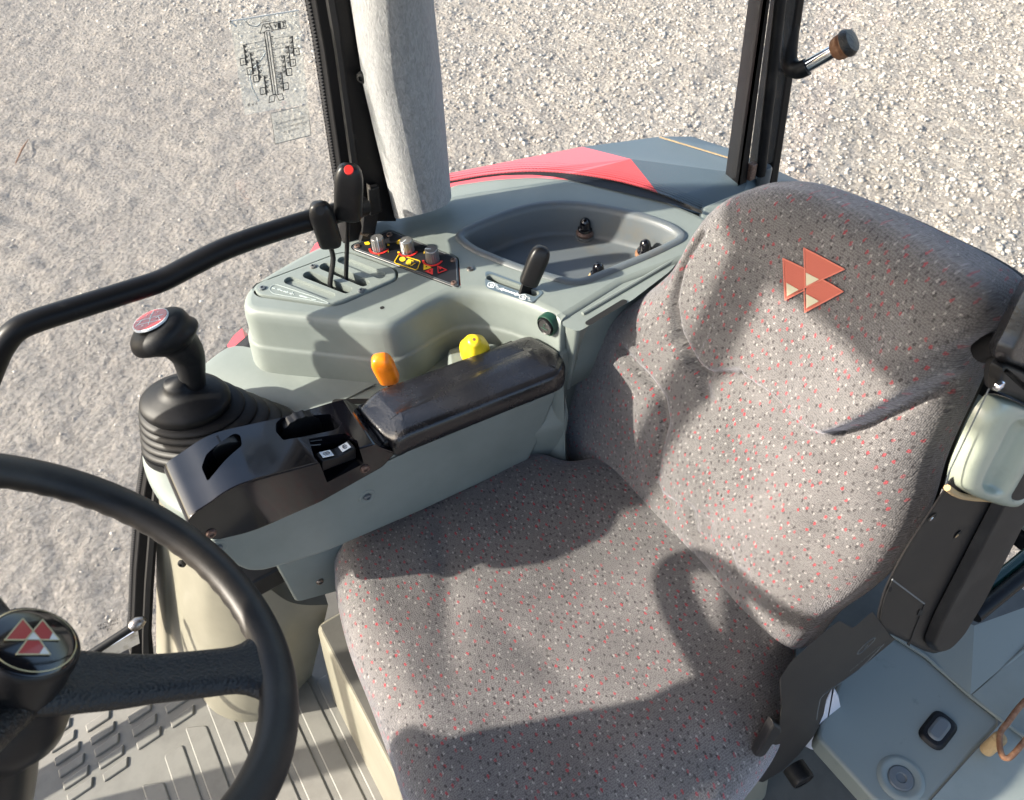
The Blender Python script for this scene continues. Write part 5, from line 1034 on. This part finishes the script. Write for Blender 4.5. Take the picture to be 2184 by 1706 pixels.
# flap
b = MB(); fp_ = [Q(x, y, Ya-.0035) for x, y in ((1904, 1237), (1972, 1288), (1952, 1330), (1938, 1375))]
for p, q in ((0, 1),): strip(b, fp_[0], fp_[1], .0018, V(0, -1, 0), .001)
b.build('flap_edge', M['tray'], la, smooth=False)
b = MB(); poly(b, cat([Q(x, y, Ya-.003) for x, y in ((1903, 1240), (1890, 1270), (1882, 1300), (1879, 1322))], 4, False), .0013, V(0, -1, 0), False); b.build('flap_gap', M['void'], la, smooth=False); b = MB(); poly(b, cat([Q(x, y, Ya-.003) for x, y in ((1972, 1290), (1958, 1325), (1948, 1350), (1940, 1375))], 4, False), .0016, V(0, -1, 0), False)
b.build('flap_gap', M['void'], la, smooth=False)
b = MB(); plate(b, [Q(x, y, Ya-.0032) for x, y in ((1898, 1252), (1903, 1254), (1900, 1263), (1895, 1262))], V(0, -1, 0), .0008); b.build('flap_clip', M['void'], la, smooth=False); b = MB(); plate(b, [Q(x, y, Ya-.0032) for x, y in ((1962, 1300), (1970, 1302), (1966, 1314), (1957, 1312))], V(0, -1, 0), .0008); b.build('flap_clip', M['void'], la, smooth=False); b = MB(); plate(b, [Q(x, y, Ya-.0032) for x, y in ((1938, 1368), (1943, 1370), (1940, 1378), (1935, 1375))], V(0, -1, 0), .0008)
b.build('flap_clip', M['void'], la, smooth=False)
for x, y, m_n in ((1988, 1104, 'chrome'), (2042, 1140, 'foam')):
    b = MB(); c = Q(x, y, Ya-.0022); b.lathe(c, V(0, -1, 0), [(.0062, 0), (.0062, .0006), (.0046, .0002)], 18, caps=(False, False)); b.lathe(c, V(0, -1, 0), [(.0046, .0003), (.0001, .0002)], 18, caps=(False, False)); o = b.build('screw_hole', M['void'], la)
    b = MB(); b.lathe(c+V(-.0008, 0, -.0012), V(0, -1, 0), [(.0028, .0006), (.0024, .001), (.0001, .0008)], 12, caps=(False, False)); b.build('screw_head', M[m_n], o)
# grip
gp_ = [(2022, 1032), (2030, 1005), (2100, 860), (2120, 838), (2150, 845), (2200, 870), (2260, 905), (2200, 1000), (2150, 1075), (2128, 1066), (2060, 1050)]
gc = [Q(x, y, Ya-.004) for x, y in ((2024, 1040), (2118, 834), (2270, 905), (2160, 1085))]; NU, NV = 70, 56; vs = []; back = []
def stad(u, v, v0, hw, hl):                          # 1 inside a long rounded recess
    du = max(0, abs(u-.5)-hl)*1.9; d = math.hypot(du, (v-v0))/hw; return 1/(1+math.exp(min(40, (d-1)*9)))
for i_ in range(NU):
    for j_ in range(NV):
        u, v = i_/(NU-1), j_/(NV-1); a_, b_ = 2*u-1, 2*v-1; rr_g = .11                                # rounded corners in plan
        uu_, vv_ = a_*(1-.10*b_**4), b_*(1-.13*a_**4)
        u2, v2 = (uu_+1)/2, (vv_+1)/2; p = gc[0]*(1-u2)*(1-v2)+gc[1]*u2*(1-v2)+gc[2]*u2*v2+gc[3]*(1-u2)*v2
        h = .017*(max(0, 1-abs(a_)**9)*max(0, 1-abs(b_)**5))**.45-.0150*stad(u, v, .33, .13, .31)-.0150*stad(u, v, .76, .12, .31)
        vs.append(p-AN*h); back.append(p+AN*.010)
n_ = NU*NV; fs = [(i*NV+j, i*NV+j+1, (i+1)*NV+j+1, (i+1)*NV+j) for i in range(NU-1) for j in range(NV-1)]; bd = [i*NV for i in range(NU)]+[(NU-1)*NV+j for j in range(1, NV)]+[i*NV+NV-1 for i in range(NU-2, -1, -1)]+[j for j in range(NV-2, 0, -1)]
b = MB(); b.add(vs+[back[k] for k in bd], fs+[(bd[k], bd[(k+1) % len(bd)], n_+(k+1) % len(bd), n_+k) for k in range(len(bd))]+[tuple(n_+k for k in range(len(bd)))])
gp2 = b.build('grip_body', M['grip'], la, sharp=80)
b = MB(); cu_ = cat([Q(x, y, Ya-.0065) for x, y in ((2020, 1040), (2045, 1056), (2080, 1062), (2110, 1064), (2140, 1072))], 4, False); b.tube(cu_, .0035, 8); b.build('foam_edge', M['foam'], la)
b = MB(); poly(b, [Q(x, y, Ya-.004) for x, y in ((2018, 1036), (2026, 1004), (2110, 830))], .003, V(0, -1, 0), False); b.build('sleeve_lip', M['tray'], la, smooth=False)
# collar and pad top
P_ = rnd([Q(x, y, Ya-.010) for x, y in ((2118, 835), (2116, 805), (2122, 775), (2140, 768), (2190, 790), (2280, 835), (2280, 915), (2200, 868), (2150, 842))], .012, 5)
b = MB(); aprism(b, P_, Ya, [(-.007, Ya-.017), (-.003, Ya-.015), (0, Ya-.006), (0, Ya+.012)]); co_ = b.build('collar', M['seatshell'], la, sharp=65)
screw(Q(2131, 822, Ya-.0165), V(0, -1, 0), .0055, co_, 'chrome')
P_ = rnd([Q(x, y, Ya-.012) for x, y in ((2133, 772), (2132, 745), (2150, 715), (2184, 640), (2230, 560), (2330, 620), (2300, 830), (2184, 790))], .016, 5)
b = MB(); aprism(b, P_, Ya, [(-.008, Ya-.020), (-.004, Ya-.018), (0, Ya-.008), (0, Ya+.014)]); b.build('upper_pad', M['leather'], la, sharp=65)
# pale backing edge between backrest and sleeve
b = MB(); P_ = rnd([Q(x, y, Ya+.045) for x, y in ((1926, 1160), (1922, 1150), (1965, 1070), (1985, 1040), (2010, 1040), (1960, 1140))], .003, 3); aprism(b, P_, Ya, [(0, Ya+.045), (0, Ya+.055)]); b.build('backing_strip', M['grip'], la)
b = MB(); b.tube([Q(2100, 745, .17), Q(2140, 735, .15), Q(2200, 740, .14)], .014, 14); b.build('pivot_bar', M['blackmatte'], la)

# ================================================================== LEFT REAR SILL PANELS, lower right of the picture
lw = thing('sill_panel', 'scuffed grey green moulded sill panel with rubber plug behind the seat, door side', 'panel', V(.75, .05, .25))
zA = .30
pa = [P(x, y, zA) for x, y in ((1740, 1570), (1872, 1716), (1975, 1716), (2138, 1537), (2070, 1484), (1975, 1400), (1902, 1352), (1840, 1330))]
b = MB(); plate(b, rnd(pa, .01, 3), UP, .05); b.build('main_panel', M['plastic_worn'], lw, bevel=.006)
b = MB()
b.add([P(1880, 1330, zA+.002), P(1975, 1398, zA+.002), P(2070, 1482, zA+.012), P(2200, 1368, .315), P(2200, 1290, .33), P(2078, 1334, .33), P(1990, 1300, .32)], [(0, 1, 2, 5, 6), (2, 3, 4, 5)])
b.build('rear_step', M['plastic_worn'], lw, sharp=20)
b = MB(); b.add([P(2074, 1482, zA+.010), P(2138, 1536, zA+.006), P(2260, 1620, .30), P(2330, 1420, .32), P(2204, 1370, .318)], [(0, 1, 2, 3, 4)]); b.add([P(2138, 1538, zA+.004), P(1978, 1716, zA+.002), P(2200, 1830, .27), P(2300, 1650, .28)], [(0, 1, 2, 3)])
b.build('outer_panel', M['plastic'], lw, sharp=20)
b = MB(); b.tube([P(1900, 1352, zA+.003), P(1975, 1400, zA+.003), P(2070, 1484, zA+.004), P(2140, 1538, zA+.004), P(2250, 1618, zA)], .0035, 8); b.tube([P(2070, 1484, zA+.004), P(2200, 1372, .318)], .003, 8); b.build('moulded_ridge', M['plastic_worn'], lw)
pc = P(2000, 1558, zA); rgp = nrm(P(2022, 1530, zA)-pc); pcx = lambda u_, v_: pc+u_*rgp+v_*nrm(np.cross(UP, rgp))
b = MB(); rg_ = rnd([pcx(-.031, -.020), pcx(.031, -.020), pcx(.031, .020), pcx(-.031, .020)], .016, 6); shell(b, rg_, [(-.014, zA+.0075), (-.006, zA+.0075), (-.003, zA+.006), (0, zA+.001)]); po = b.build('rubber_plug', M['blackmatte'], lw, sharp=50)
b = MB(); rg_ = rnd([pcx(-.020, -.010), pcx(.020, -.010), pcx(.020, .010), pcx(-.020, .010)], .010, 6); shell(b, rg_, [(-.003, zA+.0105), (0, zA+.009), (.001, zA+.0075)]); b.build('plug_centre', M['tray'], po, sharp=50)
bc_ = P(1921, 1660, zA); b = MB(); b.lathe(bc_, UP, [(.034, .0005), (.030, .0035), (.026, .0040), (.019, .0012)], 32, caps=(False, False)); b.build('bolt_recess', M['plastic_worn'], lw)
b = MB(); b.lathe(bc_, UP, [(.0185, .0012), (.0165, .0032), (.008, .0038), (.0065, .0016), (.0001, .0014)], 28, caps=(False, False)); b.build('washer_bolt', M['tray'], lw)
# bare rusty wire loop
wr = thing('wire_loop', 'rusty bent wire loop fixed to the sill edge near the rubber plug', 'wire', Y(2145, 1600, -.02))
pw = [(2250, 1440), (2184, 1497), (2150, 1540), (2134, 1562), (2132, 1590), (2138, 1612), (2148, 1617), (2160, 1610), (2184, 1582), (2250, 1500)]
zw = .36
b = MB(); b.tube(cat([P(x, y, zw-.0005*i) for i, (x, y) in enumerate(pw)], 4, False), .0042, 12); b.build('wire', M['rust'], wr)
b = MB(); b.lathe(P(2135, 1572, zw-.002)-V(0, 0, .004), UP, [(.010, -.05), (.010, 0), (.007, .003)], 16); b.build('weld', M['foam'], wr)
# left rear side window low frame
lwi = thing('door_side_window', 'low left rear window edge with dark seal at the right border of the view', 'window', V(1.0, .05, .35))
w0, w1 = X(2100, 1292, 1.05), X(2250, 1120, 1.25)
f0 = Y(2095, 1300, .13); f1 = Y(2230, 1190, .13); fd_ = f1-f0
b = MB(); b.tube([f0-fd_*.12, f0, f1, f1+fd_], .011, 10); b.build('window_seal', M['paint'], lwi)
b = MB(); b.tube([f0+V(0, .02, -.01), f1+V(0, .02, -.01), f1+fd_+V(0, .02, -.01)], .010, 10); b.build('green_glass_edge', mat('dark_green_glass_edge', (.01, .04, .035), .15), lwi)

# ================================================================== STEERING WHEEL
SC = V(-.1948, .4513, 1.0313); ta = .793; SN = nrm(V(math.sin(ta), 0, math.cos(ta))); SU = nrm(np.cross(V(0, 1, 0), SN)); SV = np.cross(SN, SU); SR_ = .208
sw = thing('steering_wheel', 'worn black steering wheel with emblem on its hub, lower left foreground', 'steering wheel', SC)
rings = []; NS = 260
for j in range(NS):
    t = 2*math.pi*j/NS; rad = math.cos(t)*SU+math.sin(t)*SV; c = SC+SR_*rad; fing = .0014*(.5+.5*math.cos(t*64))
    r = []
    for a in np.linspace(0, 2*math.pi, 22, endpoint=False):
        inner = max(0, -math.cos(a)); under = max(0, -math.sin(a)); rr = .0160+.0015*abs(math.cos(a))-fing*(inner**2)*under*2.2-.0006*under
        r.append(c+rad*rr*math.cos(a)*1.04+SN*rr*math.sin(a)*.95)
    rings.append(r)
b = MB(); n = 22; vs = [p for r in rings for p in r]; b.add(vs, [(k*n+i, k*n+(i+1) % n, ((k+1) % NS)*n+(i+1) % n, ((k+1) % NS)*n+i) for k in range(NS) for i in range(n)]); rim_o = b.build('rim', M['rim'], sw, sharp=90)
def nearest_t(px, py):
    best = (1e9, 0)
    for t in np.linspace(0, 2*math.pi, 1440):
        p = SC+SR_*(math.cos(t)*SU+math.sin(t)*SV)-CAM; z = p@H; x, y = 1092+F*(p@CR)/z, 853-F*(p@CU)/z; d = (x-px)**2+(y-py)**2
        if d < best[0]: best = (d, t)
    return best[1]
t0 = nearest_t(560, 1425)
hub = SC-SN*.0178
b = MB()
for kk, th in enumerate((t0, t0+math.pi*2/3, t0-math.pi*2/3)):
    rad = math.cos(th)*SU+math.sin(th)*SV; tan = -math.sin(th)*SU+math.cos(th)*SV; rings = []
    for s in np.linspace(0, 1, 26):
        dist = .010+(SR_-.004-.010)*s; hw = .034-.010*min(1, s/.5)+.030*max(0, (s-.80)/.20)**2.4; dep = -.022+.022*max(0, (s-.35)/.65)**1.3; th_ = .0145-.002*s
        c = hub*(1-s)+SC*s+rad*dist+SN*dep
        rings.append([c+tan*hw*math.copysign(abs(math.cos(a))**.8, math.cos(a))+SN*th_*(math.sin(a)-(.28*math.exp(-(math.cos(a)/.45)**2) if math.sin(a) > 0 else 0)) for a in np.linspace(0, 2*math.pi, 32, endpoint=False)])
    b = MB(); b.loft(rings, True, True); b.build('spoke', M['grain'], sw, sharp=90)
b = MB(); b.lathe(hub, SN, [(0.0322, -.11), (0.0415, -.10), (0.056, -.06), (0.054, -.045), (0.044, -.030), (0.0379, -.024), (0.0368, -.018), (0.0368, .016), (0.0361, .0205), (0.0347, .0225), (0.0337, .0225)], 64, caps=(True, False)); b.build('hub', M['black'], sw, sharp=60)
b = MB(); b.lathe(hub, SN, [(0.0337, .0222), (0.0329, .0238), (0.0257, .0256), (0.0143, .0268), (0.0007, .0272)], 64); em2 = b.build('emblem_cap', M['gloss'], sw, sharp=60)
HT = hub+SN*.0262
b = MB(); 
for r_in, r_out in ((.0306, .0314),):
    A = np.linspace(0, 2*math.pi, 80, endpoint=False); pi_ = [hub+SN*.0252+r_in*(math.cos(a)*SU+math.sin(a)*SV) for a in A]; po_ = [hub+SN*.0248+r_out*(math.cos(a)*SU+math.sin(a)*SV) for a in A]
    b.add(pi_+po_, [(i, (i+1) % 80, 80+(i+1) % 80, 80+i) for i in range(80)])
hq = lambda x, y, l=.0283: PL(.4669*x, 910.1+.4669*y, hub+SN*l, SN)
def otl(q): poly(b, [hq(*p, .0279) for p in q], .0010, SN)
A1, A2, A3 = [(23, 972), (105, 875), (185, 972)], [(118, 972), (195, 880), (271, 972)], [(75, 1038), (152, 935), (230, 1038)]
for q in (A1, A2, A3): otl(q)
b.build('emblem_outline', M['gold'], em2, smooth=False)
b = MB(); 
for q in (A1, A2, A3): plate(b, [hq(*p, .0276) for p in q], SN, .0004)
b.build('emblem_triangle', M['emblemred'], em2, smooth=False)
b = MB(); plate(b, [hq(*p, .0282) for p in ((152, 937), (184, 971), (126, 971))], SN, .0004); plate(b, [hq(*p, .0282) for p in ((241, 940), (267, 971), (226, 971))], SN, .0004); plate(b, [hq(*p, .0282) for p in ((202, 1003), (226, 1037), (180, 1037))], SN, .0004); b.build('emblem_tip', M['silvertip'], em2, smooth=False)
# steering column and dashboard in front of it
cb = thing('steering_column', 'black steering column cover under the wheel', 'column', V(-.45, .43, 0))
b = MB(); d = SN; rings = []
for s, r_ in ((.09, .04), (.14, .055), (.20, .07), (.5, .085), (.95, .10)): 
    c = SC-SN*s+V(-.0, 0, 0); rings.append([c+r_*(1.0*math.cos(a)*SU+1.2*math.sin(a)*SV) for a in np.linspace(0, 2*math.pi, 40, endpoint=False)])
b.loft(rings, True, True); b.build('column_cover', M['black'], cb)
b = MB(); b.box(V(-.62, .43, .38), V(.17, 0, .0), V(0, .14, 0), V(.12, 0, .40)); b.build('column_pedestal', M['blackmatte'], cb, bevel=.03)
db = thing('dashboard', 'black dashboard behind the steering wheel', 'dashboard', V(-.72, .43, .8))
b = MB(); b.loft([rnd([V(-.82, y, .86), V(-.60, y, .88), V(-.56, y, .98), V(-.66, y, 1.07), V(-.82, y, 1.06)], .03, 4) for y in (.20, .66)], True, True); b.build('instrument_cowl', M['black'], db)

# a dry twig lying on the dirt
tw = MB(); ga, gb_ = Z(36, 352, GZ), Z(66, 308, GZ); ga[2] = float(gh(ga[0], ga[1]))+.012; gb_[2] = float(gh(gb_[0], gb_[1]))+.014; mid_ = .5*(ga+gb_)+V(.01, .01, .012)
tw.tube([ga, mid_, gb_], [.004, .0065, .003], 8); tag(tw.build('twig', M['rust']), 'dry brown twig lying on the dirt at the far left', 'twig')
